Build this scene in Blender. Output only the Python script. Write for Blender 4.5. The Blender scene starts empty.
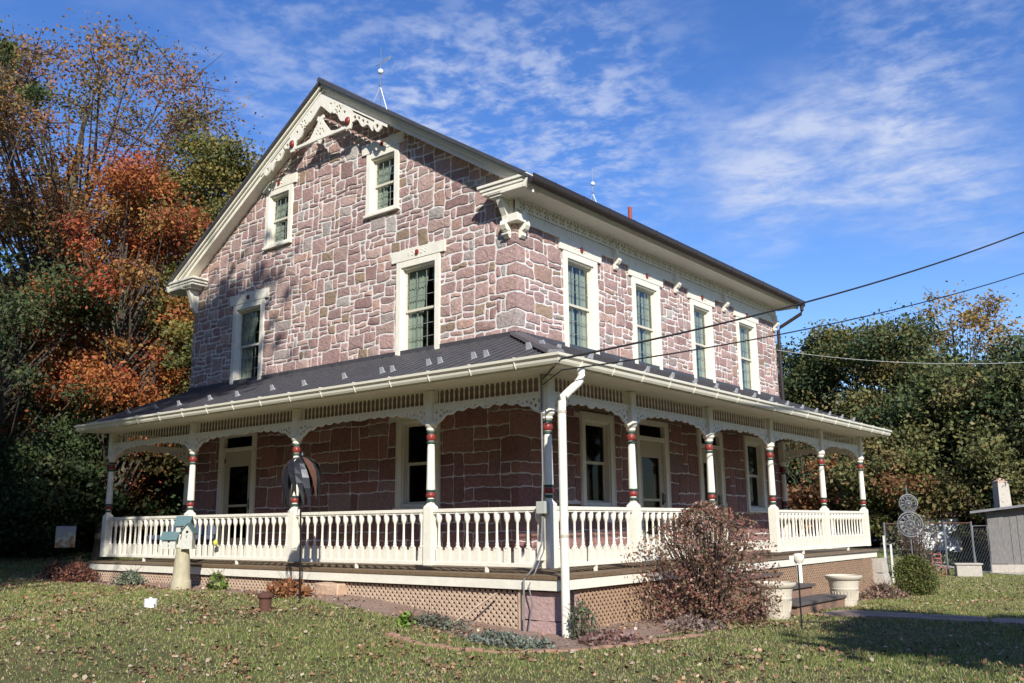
import bpy, bmesh, math, random
import numpy as np
from mathutils import Vector, Matrix
random.seed(7); rng = np.random.default_rng(11)
R = math.radians
scene = bpy.context.scene
C = bpy.data.collections.new('place'); scene.collection.children.link(C)

# ------------------------------------------------------------------ camera
CX, CY, CZ, YAW, PIT, ROL, FPX = 9.3467, -11.7869, 0.5546, 0.67562, 0.19859, -0.009966, 913.46
fw = Vector((-math.sin(YAW)*math.cos(PIT), math.cos(YAW)*math.cos(PIT), math.sin(PIT)))
r0 = Vector((math.cos(YAW), math.sin(YAW), 0)); u0 = r0.cross(fw)
cr = r0*math.cos(ROL)+u0*math.sin(ROL); cu = u0*math.cos(ROL)-r0*math.sin(ROL)
cd = bpy.data.cameras.new('camera'); cam = bpy.data.objects.new('camera', cd); C.objects.link(cam)
m = Matrix.Identity(4)
for i in range(3):
    m[i][0] = cr[i]; m[i][1] = cu[i]; m[i][2] = -fw[i]; m[i][3] = (CX, CY, CZ)[i]
cam.matrix_world = m
cd.sensor_width = 36; cd.lens = FPX*36/1024; cd.clip_end = 5000; cd.clip_start = 0.05
scene.camera = cam
def at(u, v, d):
    return Vector((CX, CY, CZ)) + d*(fw + cr*((u-512)/FPX) - cu*((v-341.5)/FPX))

# ------------------------------------------------------------------ light
SUN = Vector((1.17, -1.0, 0.95)).normalized()
EL = math.asin(SUN.z); AZ = math.atan2(SUN.x, SUN.y)      # clockwise from +Y
sl = bpy.data.lights.new('sun', 'SUN'); sl.energy = 5.0; sl.angle = R(0.53); sl.color = (1, 0.955, 0.88)
so = bpy.data.objects.new('sun', sl); C.objects.link(so)
so.rotation_euler = SUN.to_track_quat('Z', 'Y').to_euler(); so.location = (20, -20, 30)
world = bpy.data.worlds.new('World'); scene.world = world; world.use_nodes = True
nt = world.node_tree; N = nt.nodes; L = nt.links
for n in list(N): N.remove(n)
def wn(t, **k):
    n = N.new(t)
    for a, b in k.items(): setattr(n, a, b)
    return n
sky = wn('ShaderNodeTexSky'); sky.sky_type = 'NISHITA'; sky.sun_disc = False
sky.sun_elevation = EL; sky.sun_rotation = AZ; sky.altitude = 300; sky.air_density = 1.0; sky.dust_density = 0.25; sky.ozone_density = 3.0
geo = wn('ShaderNodeTexCoord')
def vmath(op, a, b=None):
    n = wn('ShaderNodeVectorMath', operation=op)
    for i, s in enumerate((a, b)):
        if s is None: continue
        if isinstance(s, tuple): n.inputs[i].default_value = s
        else: L.new(s, n.inputs[i])
    return n
def fmath(op, a, b=None, clamp=False):
    n = wn('ShaderNodeMath', operation=op); n.use_clamp = clamp
    for i, s in enumerate((a, b)):
        if s is None: continue
        if isinstance(s, (int, float)): n.inputs[i].default_value = s
        else: L.new(s, n.inputs[i])
    return n.outputs[0]
def smooth(x, a, b):
    n = wn('ShaderNodeMapRange', interpolation_type='SMOOTHSTEP'); L.new(x, n.inputs[0])
    n.inputs[1].default_value = a; n.inputs[2].default_value = b
    return n.outputs[0]
dirv = vmath('NORMALIZE', geo.outputs['Generated']).outputs[0]
sep = wn('ShaderNodeSeparateXYZ'); L.new(dirv, sep.inputs[0])
zc = fmath('MAXIMUM', sep.outputs[2], 0.02)
px = fmath('DIVIDE', sep.outputs[0], zc); py = fmath('DIVIDE', sep.outputs[1], zc)
cmb = wn('ShaderNodeCombineXYZ'); L.new(px, cmb.inputs[0]); L.new(py, cmb.inputs[1])
def wnoise(vec, scale, detail, rough, dist=0.0):
    n = wn('ShaderNodeTexNoise'); L.new(vec, n.inputs['Vector']); n.inputs['Scale'].default_value = scale
    n.inputs['Detail'].default_value = detail; n.inputs['Roughness'].default_value = rough; n.inputs['Distortion'].default_value = dist
    return n.outputs['Fac']
n_big = wnoise(cmb.outputs[0], 1.1, 5, 0.55, 0.4)
n_mid = wnoise(cmb.outputs[0], 5.5, 5, 0.62, 0.3)
n_small = wnoise(cmb.outputs[0], 15, 4, 0.6, 0.2)
def cone(u, v, r_in, r_out):
    d = (at(u, v, 1)-Vector((CX, CY, CZ))).normalized()
    n = vmath('DOT_PRODUCT', dirv, tuple(d)).outputs['Value']
    return smooth(n, math.cos(R(r_out)), math.cos(R(r_in)))
def mul(*a):
    o = a[0]
    for b in a[1:]: o = fmath('MULTIPLY', o, b)
    return o
def add(*a):
    o = a[0]
    for b in a[1:]: o = fmath('ADD', o, b)
    return o
# thin mottled field, the soft cloud bank at right, and faint streaks elsewhere
mott = mul(add(mul(cone(520, 150, 2, 12), 0.9), mul(cone(330, 100, 1, 11), 0.6), mul(cone(930, 0, 1, 8), 0.5), mul(cone(600, 60, 1, 9), 0.25)), smooth(add(mul(n_mid, 0.55), mul(n_small, 0.55)), 0.46, 0.72))
bank = mul(fmath('MINIMUM', add(mul(cone(725, 160, 0, 5), 0.45), mul(cone(780, 150, 0, 6.0), 0.7), mul(cone(840, 140, 0, 6), 0.7), mul(cone(900, 150, 0, 6.5), 0.75), mul(cone(955, 150, 0, 5.5), 0.45), mul(cone(760, 212, 0, 3.8), 0.5), mul(cone(990, 195, 0, 5), 0.35)), 1.6), smooth(add(mul(n_mid, 0.46), mul(n_big, 0.42), mul(n_small, 0.18)), 0.36, 0.78))
faint = mul(smooth(add(mul(n_big, 0.6), mul(n_mid, 0.45)), 0.52, 0.78), 0.16)
cl = fmath('MINIMUM', add(mul(mott, 0.58), mul(bank, 0.72), faint), 0.80)
bg1 = wn('ShaderNodeBackground'); bg1.inputs[1].default_value = 0.105
hs = wn('ShaderNodeHueSaturation'); hs.inputs['Saturation'].default_value = 1.24; hs.inputs['Hue'].default_value = 0.514; hs.inputs['Value'].default_value = 1.40
L.new(sky.outputs[0], hs.inputs['Color']); L.new(hs.outputs[0], bg1.inputs[0])
bg2 = wn('ShaderNodeBackground'); bg2.inputs[0].default_value = (0.66, 0.73, 0.92, 1); bg2.inputs[1].default_value = 0.80
mx = wn('ShaderNodeMixShader'); wo = wn('ShaderNodeOutputWorld')
L.new(cl, mx.inputs[0]); L.new(bg1.outputs[0], mx.inputs[1]); L.new(bg2.outputs[0], mx.inputs[2]); L.new(mx.outputs[0], wo.inputs[0])
vs = scene.view_settings; vs.view_transform = 'Standard'; vs.look = 'None'; vs.exposure = 0.32; vs.gamma = 1; vs.use_curve_mapping = False
scene.cycles.max_bounces = 6; scene.cycles.transparent_max_bounces = 12

# ------------------------------------------------------------------ helpers: materials
def mat(name, col, rough=0.7, var=0.0, vscale=4.0, bump=0.0, bscale=40.0, metal=0.0, col2=None, stretch=None, attr=False, transl=0.0, spec=0.4):
    mt = bpy.data.materials.new(name); mt.use_nodes = True
    n = mt.node_tree.nodes; l = mt.node_tree.links; b = n['Principled BSDF']
    b.inputs['Roughness'].default_value = rough; b.inputs['Metallic'].default_value = metal
    b.inputs['Specular IOR Level'].default_value = spec
    tc = n.new('ShaderNodeTexCoord'); src = tc.outputs['Object']
    if stretch:
        mp = n.new('ShaderNodeMapping'); mp.inputs['Scale'].default_value = stretch; l.new(src, mp.inputs[0]); src = mp.outputs[0]
    base = None
    if attr:
        a = n.new('ShaderNodeAttribute'); a.attribute_name = 'Col'; base = a.outputs['Color']
    if var > 0 or col2:
        no = n.new('ShaderNodeTexNoise'); no.inputs['Scale'].default_value = vscale; no.inputs['Detail'].default_value = 6; no.inputs['Roughness'].default_value = 0.65
        l.new(src, no.inputs['Vector'])
        mr = n.new('ShaderNodeMapRange'); mr.inputs[1].default_value = 0.3; mr.inputs[2].default_value = 0.7; l.new(no.outputs['Fac'], mr.inputs[0])
        if col2:
            mi = n.new('ShaderNodeMix'); mi.data_type = 'RGBA'; l.new(mr.outputs[0], mi.inputs[0])
            mi.inputs[6].default_value = (*col, 1); mi.inputs[7].default_value = (*col2, 1); base = mi.outputs[2]
        if var > 0:
            mr2 = n.new('ShaderNodeMapRange'); mr2.inputs[3].default_value = 1-var; mr2.inputs[4].default_value = 1+var; mr2.inputs[1].default_value = 0.3; mr2.inputs[2].default_value = 0.7
            no2 = n.new('ShaderNodeTexNoise'); no2.inputs['Scale'].default_value = vscale*3.1; no2.inputs['Detail'].default_value = 8; no2.inputs['Roughness'].default_value = 0.7
            l.new(src, no2.inputs['Vector']); l.new(no2.outputs['Fac'], mr2.inputs[0])
            vm = n.new('ShaderNodeVectorMath'); vm.operation = 'SCALE'
            if base is None: vm.inputs[0].default_value = col
            else: l.new(base, vm.inputs[0])
            l.new(mr2.outputs[0], vm.inputs['Scale']); base = vm.outputs[0]
    if base is None: b.inputs['Base Color'].default_value = (*col, 1)
    else: l.new(base, b.inputs['Base Color'])
    if bump > 0:
        nb = n.new('ShaderNodeTexNoise'); nb.inputs['Scale'].default_value = bscale; nb.inputs['Detail'].default_value = 6; l.new(src, nb.inputs['Vector'])
        bp = n.new('ShaderNodeBump'); bp.inputs['Strength'].default_value = bump; bp.inputs['Distance'].default_value = 0.02
        l.new(nb.outputs['Fac'], bp.inputs['Height']); l.new(bp.outputs[0], b.inputs['Normal'])
    if transl > 0:
        t = n.new('ShaderNodeBsdfTranslucent'); ms = n.new('ShaderNodeMixShader'); ms.inputs[0].default_value = transl
        if base is None: t.inputs[0].default_value = (*col, 1)
        else: l.new(base, t.inputs[0])
        l.new(b.outputs[0], ms.inputs[1]); l.new(t.outputs[0], ms.inputs[2]); l.new(ms.outputs[0], n['Material Output'].inputs[0])
    return mt
M = {}
M['cream'] = mat('cream_paint', (0.79, 0.755, 0.635), 0.55, 0.085, 2.2, 0.25, 45)
M['cream_old'] = mat('weathered_cream_paint', (0.50, 0.455, 0.35), 0.6, 0.10, 6.0, 0.25, 50)
M['gutter'] = mat('cream_metal', (0.76, 0.725, 0.60), 0.35, 0.05, 5.0)
M['stone'] = mat('pink_stone', (0.4, 0.3, 0.3), 0.88, 0.34, 6.0, 1.0, 26, attr=True)
M['mortar'] = mat('white_mortar', (0.72, 0.69, 0.65), 0.9, 0.15, 9.0, 0.6, 70)
M['darkroof'] = mat('dark_metal_roof', (0.085, 0.083, 0.090), 0.42, 0.25, 2.5, 0.08, 30, spec=0.6, metal=0.25)
M['brownmetal'] = mat('dark_brown_metal', (0.045, 0.032, 0.027), 0.35, 0.2, 6, metal=0.2)
M['red'] = mat('red_paint', (0.22, 0.035, 0.028), 0.4, 0.1, 10)
M['green'] = mat('green_paint', (0.035, 0.075, 0.06), 0.4, 0.1, 10)
M['deck'] = mat('painted_deck_boards', (0.20, 0.15, 0.10), 0.55, 0.12, 5, 0.3, 30, stretch=(1, 1, 1))
M['deckedge'] = mat('weathered_deck_edge', (0.17, 0.115, 0.065), 0.7, 0.35, 8, 0.3, 30)
M['lattice'] = mat('tan_lattice_wood', (0.50, 0.375, 0.275), 0.8, 0.22, 5, 0.2, 50)
M['lattice_brown'] = mat('brown_lattice_wood', (0.38, 0.255, 0.165), 0.8, 0.28, 5, 0.2, 50)
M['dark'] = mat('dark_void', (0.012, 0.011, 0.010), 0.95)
M['curtain'] = mat('pale_curtain', (0.56, 0.58, 0.51), 0.9, 0.15, 5, 0.2, 20, stretch=(9, 9, 0.6))
M['sash'] = mat('cream_sash', (0.62, 0.58, 0.46), 0.5, 0.05, 8)
M['muntin'] = mat('grey_green_muntin', (0.20, 0.22, 0.20), 0.5)
M['iron'] = mat('black_iron', (0.012, 0.012, 0.013), 0.45)
M['whitepl'] = mat('white_plastic', (0.82, 0.82, 0.80), 0.3)
M['clear'] = mat('milky_plastic', (0.42, 0.43, 0.44), 0.2, spec=0.8)
M['teal'] = mat('faded_teal_paint', (0.10, 0.17, 0.175), 0.7, 0.2, 9)
M['paleboard'] = mat('weathered_pale_board', (0.50, 0.50, 0.44), 0.75, 0.16, 10, 0.2, 40)
M['postwood'] = mat('weathered_pine_post', (0.42, 0.38, 0.26), 0.85, 0.18, 7, 0.4, 30, stretch=(1, 1, 0.25))
M['rust'] = mat('rusty_iron', (0.10, 0.045, 0.03), 0.85, 0.35, 14, 0.4, 60)
M['planter'] = mat('cream_clay', (0.60, 0.54, 0.43), 0.7, 0.08, 6, 0.1, 60)
M['treads'] = mat('weathered_step_boards', (0.105, 0.09, 0.078), 0.8, 0.3, 6, 0.4, 30)
M['brick'] = mat('worn_brown_masonry', (0.26, 0.16, 0.11), 0.9, 0.35, 9, 0.5, 40)
M['bark'] = mat('grey_brown_bark', (0.085, 0.07, 0.055), 0.9, 0.35, 5, 0.6, 14, stretch=(1, 1, 0.3))
M['wire'] = mat('black_cable', (0.012, 0.012, 0.012), 0.6)
M['wirepale'] = mat('pale_cable', (0.45, 0.45, 0.43), 0.6)
M['leaf'] = mat('leaf', (0.1, 0.1, 0.1), 0.55, 0.0, attr=True, transl=0.33, spec=0.25)
M['twig'] = mat('twig', (0.10, 0.065, 0.05), 0.9)
M['grass'] = mat('grass_blade', (0.1, 0.1, 0.1), 0.6, 0.0, attr=True, transl=0.25, spec=0.2)
M['litter'] = mat('dry_leaf', (0.1, 0.1, 0.1), 0.75, 0.0, attr=True, transl=0.12, spec=0.2)
M['slab'] = mat('path_flagstone', (0.33, 0.235, 0.175), 0.9, 0.25, 5, 0.5, 25)
M['concrete'] = mat('pale_concrete', (0.46, 0.42, 0.36), 0.9, 0.15, 4, 0.3, 20)
M['orange_stone'] = mat('sandy_stone', (0.52, 0.36, 0.25), 0.9, 0.25, 4, 0.6, 20)
M['greyboard'] = mat('grey_weathered_boards', (0.205, 0.195, 0.185), 0.85, 0.5, 4, 0.4, 20, stretch=(6, 6, 0.5))
M['galv'] = mat('galvanised_steel', (0.27, 0.28, 0.29), 0.4, 0.1, 10, metal=0.6)
M['silver'] = mat('silver_blue_car_paint', (0.22, 0.27, 0.34), 0.25, metal=0.5)
M['navy'] = mat('dark_blue_car_paint', (0.02, 0.03, 0.055), 0.2, metal=0.3)
M['tyre'] = mat('tyre_rubber', (0.02, 0.02, 0.02), 0.8)
M['asphalt'] = mat('asphalt', (0.10, 0.10, 0.10), 0.9, 0.15, 3, 0.2, 40)
M['garage'] = mat('white_siding', (0.80, 0.82, 0.84), 0.5, 0.04, 3)
M['redtube'] = mat('red_pipe', (0.30, 0.07, 0.05), 0.6)
M['bluecloth'] = mat('blue_grey_cushion', (0.10, 0.13, 0.20), 0.85, 0.1, 8)
M['yellow'] = mat('yellow_glass', (0.55, 0.55, 0.10), 0.3)
def glass(name, tint, refl, tr):
    mt = bpy.data.materials.new(name); mt.use_nodes = True; n = mt.node_tree.nodes; l = mt.node_tree.links
    n.remove(n['Principled BSDF'])
    g = n.new('ShaderNodeBsdfGlossy'); g.inputs['Roughness'].default_value = 0.03; g.inputs[0].default_value = (0.9, 0.93, 0.95, 1) if refl > 0.05 else (0.35, 0.36, 0.37, 1)
    t = n.new('ShaderNodeBsdfTransparent'); t.inputs[0].default_value = (*tint, 1)
    f0 = n.new('ShaderNodeLayerWeight'); f0.inputs[0].default_value = 0.5; f = n.new('ShaderNodeMath'); f.operation = 'POWER'; f.inputs[1].default_value = 4.0; l.new(f0.outputs['Facing'], f.inputs[0])
    no = n.new('ShaderNodeTexNoise'); no.inputs['Scale'].default_value = 2.5
    bp = n.new('ShaderNodeBump'); bp.inputs['Strength'].default_value = 0.08; l.new(no.outputs['Fac'], bp.inputs['Height']); l.new(bp.outputs[0], g.inputs['Normal'])
    ad = n.new('ShaderNodeMath'); ad.operation = 'ADD'; ad.inputs[1].default_value = refl; ad.use_clamp = True; l.new(f.outputs[0], ad.inputs[0])
    ms = n.new('ShaderNodeMixShader'); l.new(ad.outputs[0], ms.inputs[0]); l.new(t.outputs[0], ms.inputs[1]); l.new(g.outputs[0], ms.inputs[2])
    l.new(ms.outputs[0], n['Material Output'].inputs[0]); return mt
M['glass'] = glass('window_glass', (0.60, 0.66, 0.62), 0.075, 1)
M['glassdark'] = glass('dark_window_glass', (0.25, 0.28, 0.27), 0.02, 1)

# ------------------------------------------------------------------ helpers: meshes
def GAB(s, o, z): return (s, -o, z)          # gable face: s = x, o = outwards
def EAV(s, o, z): return (o, s, z)           # eave face:  s = y, o = outwards
def ID(x, y, z): return (x, y, z)
class MB:
    def __init__(s, T=ID): s.v = []; s.f = []; s.T = T
    def av(s, pts):
        n = len(s.v); s.v += [s.T(*p) for p in pts]; return n
    def box(s, x0, x1, y0, y1, z0, z1):
        n = s.av([(x0, y0, z0), (x1, y0, z0), (x1, y1, z0), (x0, y1, z0), (x0, y0, z1), (x1, y0, z1), (x1, y1, z1), (x0, y1, z1)])
        s.f += [tuple(n+i for i in q) for q in ((0, 3, 2, 1), (4, 5, 6, 7), (0, 1, 5, 4), (1, 2, 6, 5), (2, 3, 7, 6), (3, 0, 4, 7))]
        return s
    def hexa(s, p):      # eight corners, same order as box
        n = s.av(p); s.f += [tuple(n+i for i in q) for q in ((0, 3, 2, 1), (4, 5, 6, 7), (0, 1, 5, 4), (1, 2, 6, 5), (2, 3, 7, 6), (3, 0, 4, 7))]; return s
    def quad(s, p): n = s.av(p); s.f.append(tuple(range(n, n+len(p)))); return s
    def tube(s, pts, rad, k=8, cap=True):
        pts = [Vector(p) for p in pts]; rs = rad if isinstance(rad, (list, tuple)) else [rad]*len(pts)
        rings = []
        for i, p in enumerate(pts):
            d = (pts[min(i+1, len(pts)-1)]-pts[max(i-1, 0)])
            if d.length < 1e-9: d = Vector((0, 0, 1))
            d.normalize(); a = d.cross(Vector((0, 0, 1)) if abs(d.z) < 0.95 else Vector((1, 0, 0))).normalized(); b = d.cross(a)
            rings.append(s.av([tuple(p+(a*math.cos(t)+b*math.sin(t))*rs[i]) for t in [2*math.pi*j/k for j in range(k)]]))
        for i in range(len(rings)-1):
            for j in range(k):
                s.f.append((rings[i]+j, rings[i]+(j+1) % k, rings[i+1]+(j+1) % k, rings[i+1]+j))
        if cap: s.f.append(tuple(rings[0]+j for j in range(k))[::-1]); s.f.append(tuple(rings[-1]+j for j in range(k)))
        return s
    def lathe(s, prof, cx=0, cy=0, k=12, rot=0.0):     # prof: (radius, z)
        rings = [s.av([(cx+r*math.cos(2*math.pi*j/k+rot), cy+r*math.sin(2*math.pi*j/k+rot), z) for j in range(k)]) for r, z in prof]
        for i in range(len(rings)-1):
            for j in range(k): s.f.append((rings[i]+j, rings[i]+(j+1) % k, rings[i+1]+(j+1) % k, rings[i+1]+j))
        s.f.append(tuple(rings[0]+j for j in range(k))[::-1]); s.f.append(tuple(rings[-1]+j for j in range(k)))
        return s
    def prism(s, prof, s0, s1, along='x'):      # prof = closed list in the cross plane
        k = len(prof)
        def pt(a, t): return (t, a[0], a[1]) if along == 'x' else ((a[0], t, a[1]) if along == 'y' else (a[0], a[1], t))
        a = s.av([pt(p, s0) for p in prof]); b = s.av([pt(p, s1) for p in prof])
        for j in range(k): s.f.append((a+j, a+(j+1) % k, b+(j+1) % k, b+j))
        s.f.append(tuple(a+j for j in range(k))[::-1]); s.f.append(tuple(b+j for j in range(k)))
        return s
    def build(s, name, m, parent=None, smooth=False, bevel=0.0):
        me = bpy.data.meshes.new(name); me.from_pydata([tuple(v) for v in s.v], [], s.f)
        bm = bmesh.new(); bm.from_mesh(me); bmesh.ops.recalc_face_normals(bm, faces=bm.faces); bm.to_mesh(me); bm.free()
        if smooth:
            me.polygons.foreach_set('use_smooth', [True]*len(me.polygons)); me.set_sharp_from_angle(angle=R(40))
        me.materials.append(m if not isinstance(m, str) else M[m])
        o = bpy.data.objects.new(name, me); C.objects.link(o)
        if parent is not None: o.parent = parent
        if bevel > 0:
            md = o.modifiers.new('bevel', 'BEVEL'); md.width = bevel; md.segments = 2; md.limit_method = 'ANGLE'; md.angle_limit = R(50)
        return o
def tag(o, label=None, cat=None, group=None, kind=None):
    if label: o['label'] = label
    if cat: o['category'] = cat
    if group: o['group'] = group
    if kind: o['kind'] = kind
    return o
def empty(name, loc=(0, 0, 0), rz=0.0, label=None, cat=None, group=None):
    o = bpy.data.objects.new(name, None); C.objects.link(o); o.location = loc; o.rotation_euler.z = rz; o.empty_display_size = 0.2
    return tag(o, label, cat, group)
def dup(o, parent=None):
    c = o.copy(); C.objects.link(c); c.parent = parent
    for ch in list(o.children): dup(ch, c)
    return c
def fret(name, outline, holes, T, out0, thick, m, parent, extra=()):
    """flat board with holes sawn through: outline/holes in (s, z)"""
    cu_ = bpy.data.curves.new(name, 'CURVE'); cu_.dimensions = '2D'; cu_.fill_mode = 'BOTH'; cu_.extrude = thick/2
    for pl in [outline]+list(extra)+list(holes):
        sp = cu_.splines.new('POLY'); sp.points.add(len(pl)-1)
        for i, p in enumerate(pl): sp.points[i].co = (p[0], p[1], 0, 1)
        sp.use_cyclic_u = True
    tmp = bpy.data.objects.new('tmp', cu_); C.objects.link(tmp)
    dg = bpy.context.evaluated_depsgraph_get(); me0 = bpy.data.meshes.new_from_object(tmp.evaluated_get(dg))
    vs_ = [T(v.co.x, out0+thick/2+v.co.z, v.co.y) for v in me0.vertices]; fs = [tuple(p.vertices) for p in me0.polygons]
    bpy.data.objects.remove(tmp); bpy.data.curves.remove(cu_); bpy.data.meshes.remove(me0)
    mb = MB(); mb.v = vs_; mb.f = fs
    return mb.build(name, m, parent)
def circ(x, z, r, n=10, rz=None): return [(x+r*math.cos(2*math.pi*i/n), z+(rz or r)*math.sin(2*math.pi*i/n)) for i in range(n)]
def fastmesh(name, V, F, m, col=None, parent=None, smooth=False):
    """V (n,3), F (m,k) numpy"""
    me = bpy.data.meshes.new(name); k = F.shape[1]
    me.vertices.add(len(V)); me.vertices.foreach_set('co', V.astype(np.float32).ravel())
    me.loops.add(F.size); me.loops.foreach_set('vertex_index', F.astype(np.int32).ravel())
    me.polygons.add(len(F)); me.polygons.foreach_set('loop_start', np.arange(0, F.size, k, dtype=np.int32))
    me.polygons.foreach_set('loop_total', np.full(len(F), k, dtype=np.int32))
    if col is not None:
        a = me.color_attributes.new('Col', 'FLOAT_COLOR', 'POINT'); cc = np.ones((len(V), 4), np.float32); cc[:, :3] = col; a.data.foreach_set('color', cc.ravel())
    me.update(calc_edges=True); me.validate()
    me.materials.append(M[m]); o = bpy.data.objects.new(name, me); C.objects.link(o)
    if parent is not None: o.parent = parent
    return o

# ------------------------------------------------------------------ ground
def sm(t): t = np.clip(t, 0, 1); return t*t*(3-2*t)
def gz(x, y):
    x = np.asarray(x, float); y = np.asarray(y, float)
    z = -0.45-0.33*sm((x+2)/4.8)-0.20*sm(y/10)*sm((x+1)/3)-0.30*sm((-3-y)/9)
    z = z + 1.25*sm((-x-14)/14)*sm((y+12)/8) + 9*sm((-x-30)/60) + 3.0*sm((y-45)/60)
    z = z + 0.02*np.sin(x*1.3+0.4)*np.sin(y*1.1)*np.clip(1, 0, 1)
    return z
def axis(lo, hi, dlo, dhi, step, far):
    a = list(np.arange(dlo, dhi+1e-6, step)); s = step; x = dhi
    while x < hi: s *= 1.25; x += s; a.append(x)
    s = step; x = dlo
    while x > lo: s *= 1.25; x -= s; a.insert(0, x)
    return np.array(a)
ax = axis(-900, 900, -16, 12, 0.3, 0); ay = axis(-900, 900, -13, 26, 0.3, 0)
XX, YY = np.meshgrid(ax, ay, indexing='ij'); ZZ = gz(XX, YY)
V = np.stack([XX.ravel(), YY.ravel(), ZZ.ravel()], 1); nx, ny = len(ax), len(ay)
I, J = np.meshgrid(np.arange(nx-1), np.arange(ny-1), indexing='ij'); b0 = (I*ny+J).ravel()
F = np.stack([b0, b0+ny, b0+ny+1, b0+1], 1)
def bed_d(x, y):      # distance outside the L of the porch skirt (negative inside)
    dx = np.abs(x+3.6)-6.0; dy = np.abs(y-4.2)-6.5           # x -9.6..2.4, y -2.3..10.7
    return np.hypot(np.maximum(dx, 0), np.maximum(dy, 0))+np.minimum(np.maximum(dx, dy), 0)
gm = bpy.data.materials.new('lawn_and_bed'); gm.use_nodes = True
n = gm.node_tree.nodes; l = gm.node_tree.links; bs = n['Principled BSDF']; bs.inputs['Roughness'].default_value = 0.95; bs.inputs['Specular IOR Level'].default_value = 0.15
def gn(scale, det=6, rough=0.6):
    q = n.new('ShaderNodeTexNoise'); q.inputs['Scale'].default_value = scale; q.inputs['Detail'].default_value = det; q.inputs['Roughness'].default_value = rough
    l.new(gtc.outputs['Object'], q.inputs['Vector']); return q.outputs['Fac']
def gmix(f, a, b):
    q = n.new('ShaderNodeMix'); q.data_type = 'RGBA'; l.new(f, q.inputs[0])
    for i, c in ((6, a), (7, b)):
        if isinstance(c, tuple): q.inputs[i].default_value = (*c, 1)
        else: l.new(c, q.inputs[i])
    return q.outputs[2]
def gr(f, a, b):
    q = n.new('ShaderNodeMapRange'); l.new(f, q.inputs[0]); q.inputs[1].default_value = a; q.inputs[2].default_value = b; return q.outputs[0]
gtc = n.new('ShaderNodeTexCoord')
lawn = gmix(gr(gn(0.9), 0.35, 0.65), (0.10, 0.135, 0.045), (0.20, 0.185, 0.085))
lawn = gmix(gr(gn(9, 8, 0.7), 0.42, 0.62), lawn, (0.12, 0.105, 0.055))
dirt = gmix(gr(gn(3.0), 0.35, 0.65), (0.40, 0.285, 0.225), (0.30, 0.20, 0.155))
dirt = gmix(gr(gn(22, 6, 0.75), 0.45, 0.65), dirt, (0.42, 0.31, 0.245))
at_ = n.new('ShaderNodeAttribute'); at_.attribute_name = 'Col'
sepa = n.new('ShaderNodeSeparateColor'); l.new(at_.outputs['Color'], sepa.inputs[0])
msk = n.new('ShaderNodeMath'); msk.operation = 'ADD'; l.new(sepa.outputs[0], msk.inputs[0])
nn = n.new('ShaderNodeMath'); nn.operation = 'MULTIPLY_ADD'; l.new(gn(2.5), nn.inputs[0]); nn.inputs[1].default_value = 0.7; nn.inputs[2].default_value = -0.35; l.new(nn.outputs[0], msk.inputs[1])
c1 = gmix(gr(msk.outputs[0], 0.4, 0.6), lawn, dirt)
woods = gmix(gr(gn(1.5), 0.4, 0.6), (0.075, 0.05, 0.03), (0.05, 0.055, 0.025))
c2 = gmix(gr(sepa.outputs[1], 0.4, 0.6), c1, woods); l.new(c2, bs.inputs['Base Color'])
gb = n.new('ShaderNodeBump'); gb.inputs['Strength'].default_value = 0.9; gb.inputs['Distance'].default_value = 0.05; l.new(gn(30, 8, 0.7), gb.inputs['Height']); l.new(gb.outputs[0], bs.inputs['Normal'])
M['ground'] = gm
def bedmask(x, y):
    d = bed_d(x, y)
    w = 0.72+0.62*np.exp(-((x-2.8)**2+(y+2.6)**2)/3.0)+0.3*np.exp(-((x-2.6)**2+(y-1)**2)/6)+0.25*np.exp(-((x-3)**2+(y-8.5)**2)/3)
    return np.clip(0.5+(w-d)*2.2, 0, 1)
gc = np.zeros((len(V), 3)); gc[:, 0] = bedmask(V[:, 0], V[:, 1])
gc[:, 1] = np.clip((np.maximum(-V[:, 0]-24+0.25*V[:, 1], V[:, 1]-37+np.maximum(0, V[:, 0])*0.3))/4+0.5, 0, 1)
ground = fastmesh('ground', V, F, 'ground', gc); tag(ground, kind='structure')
for p in ground.data.polygons: p.use_smooth = True

# ------------------------------------------------------------------ the house
W, LL, RZ, EZ, PD = 9.77, 10.96, 9.78, 6.29, 0.0
SL = (RZ-EZ)/(W/2+0.6)
house = empty('stone_house', (0, 0, 0), 0, 'two-storey pink stone farmhouse with cream trim, dark metal roof and a porch wrapping two sides', 'house')
# openings (outer casing): s0, s1, z0, z1
gw = {'up_l': (-8.133, -6.995, 3.645, 5.482), 'up_r': (-2.876, -1.745, 3.645, 5.482), 'at_l': (-7.09, -6.16, 6.63, 7.93), 'at_r': (-3.79, -2.86, 6.63, 7.93),
      'lo': (-2.82, -1.72, 0.88, 2.56)}
gd = (-8.39, -7.05, -0.08, 2.60)
ew = {'up1': (1.362, 2.474), 'up2': (3.751, 4.857), 'up3': (6.239, 7.28), 'up4': (8.575, 9.707)}
elo = {'lo1': (1.77, 2.89, 0.88, 2.57), 'lo2': (8.6, 9.71, 0.85, 2.6)}
ed = [(3.653, 4.955, -0.08, 2.6), (6.26, 7.45, -0.08, 2.58)]
G_open = list(gw.values())+[gd]; E_open = [(a, b, 3.665, 5.50) for a, b in ew.values()]+list(elo.values())+ed
def hole(r, i=0.07): a, b, c, d = r; return [(a+i, c+i), (b-i, c+i), (b-i, d-i), (a+i, d-i)]
zt = EZ-0.12+SL*0.6
fret('wall', [(-W, -1.3), (0, -1.3), (0, zt-0.02), (-W/2, RZ-0.2), (-W, zt-0.02)], [hole(r) for r in G_open], GAB, -0.30, 0.30, M['mortar'], house)
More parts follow.
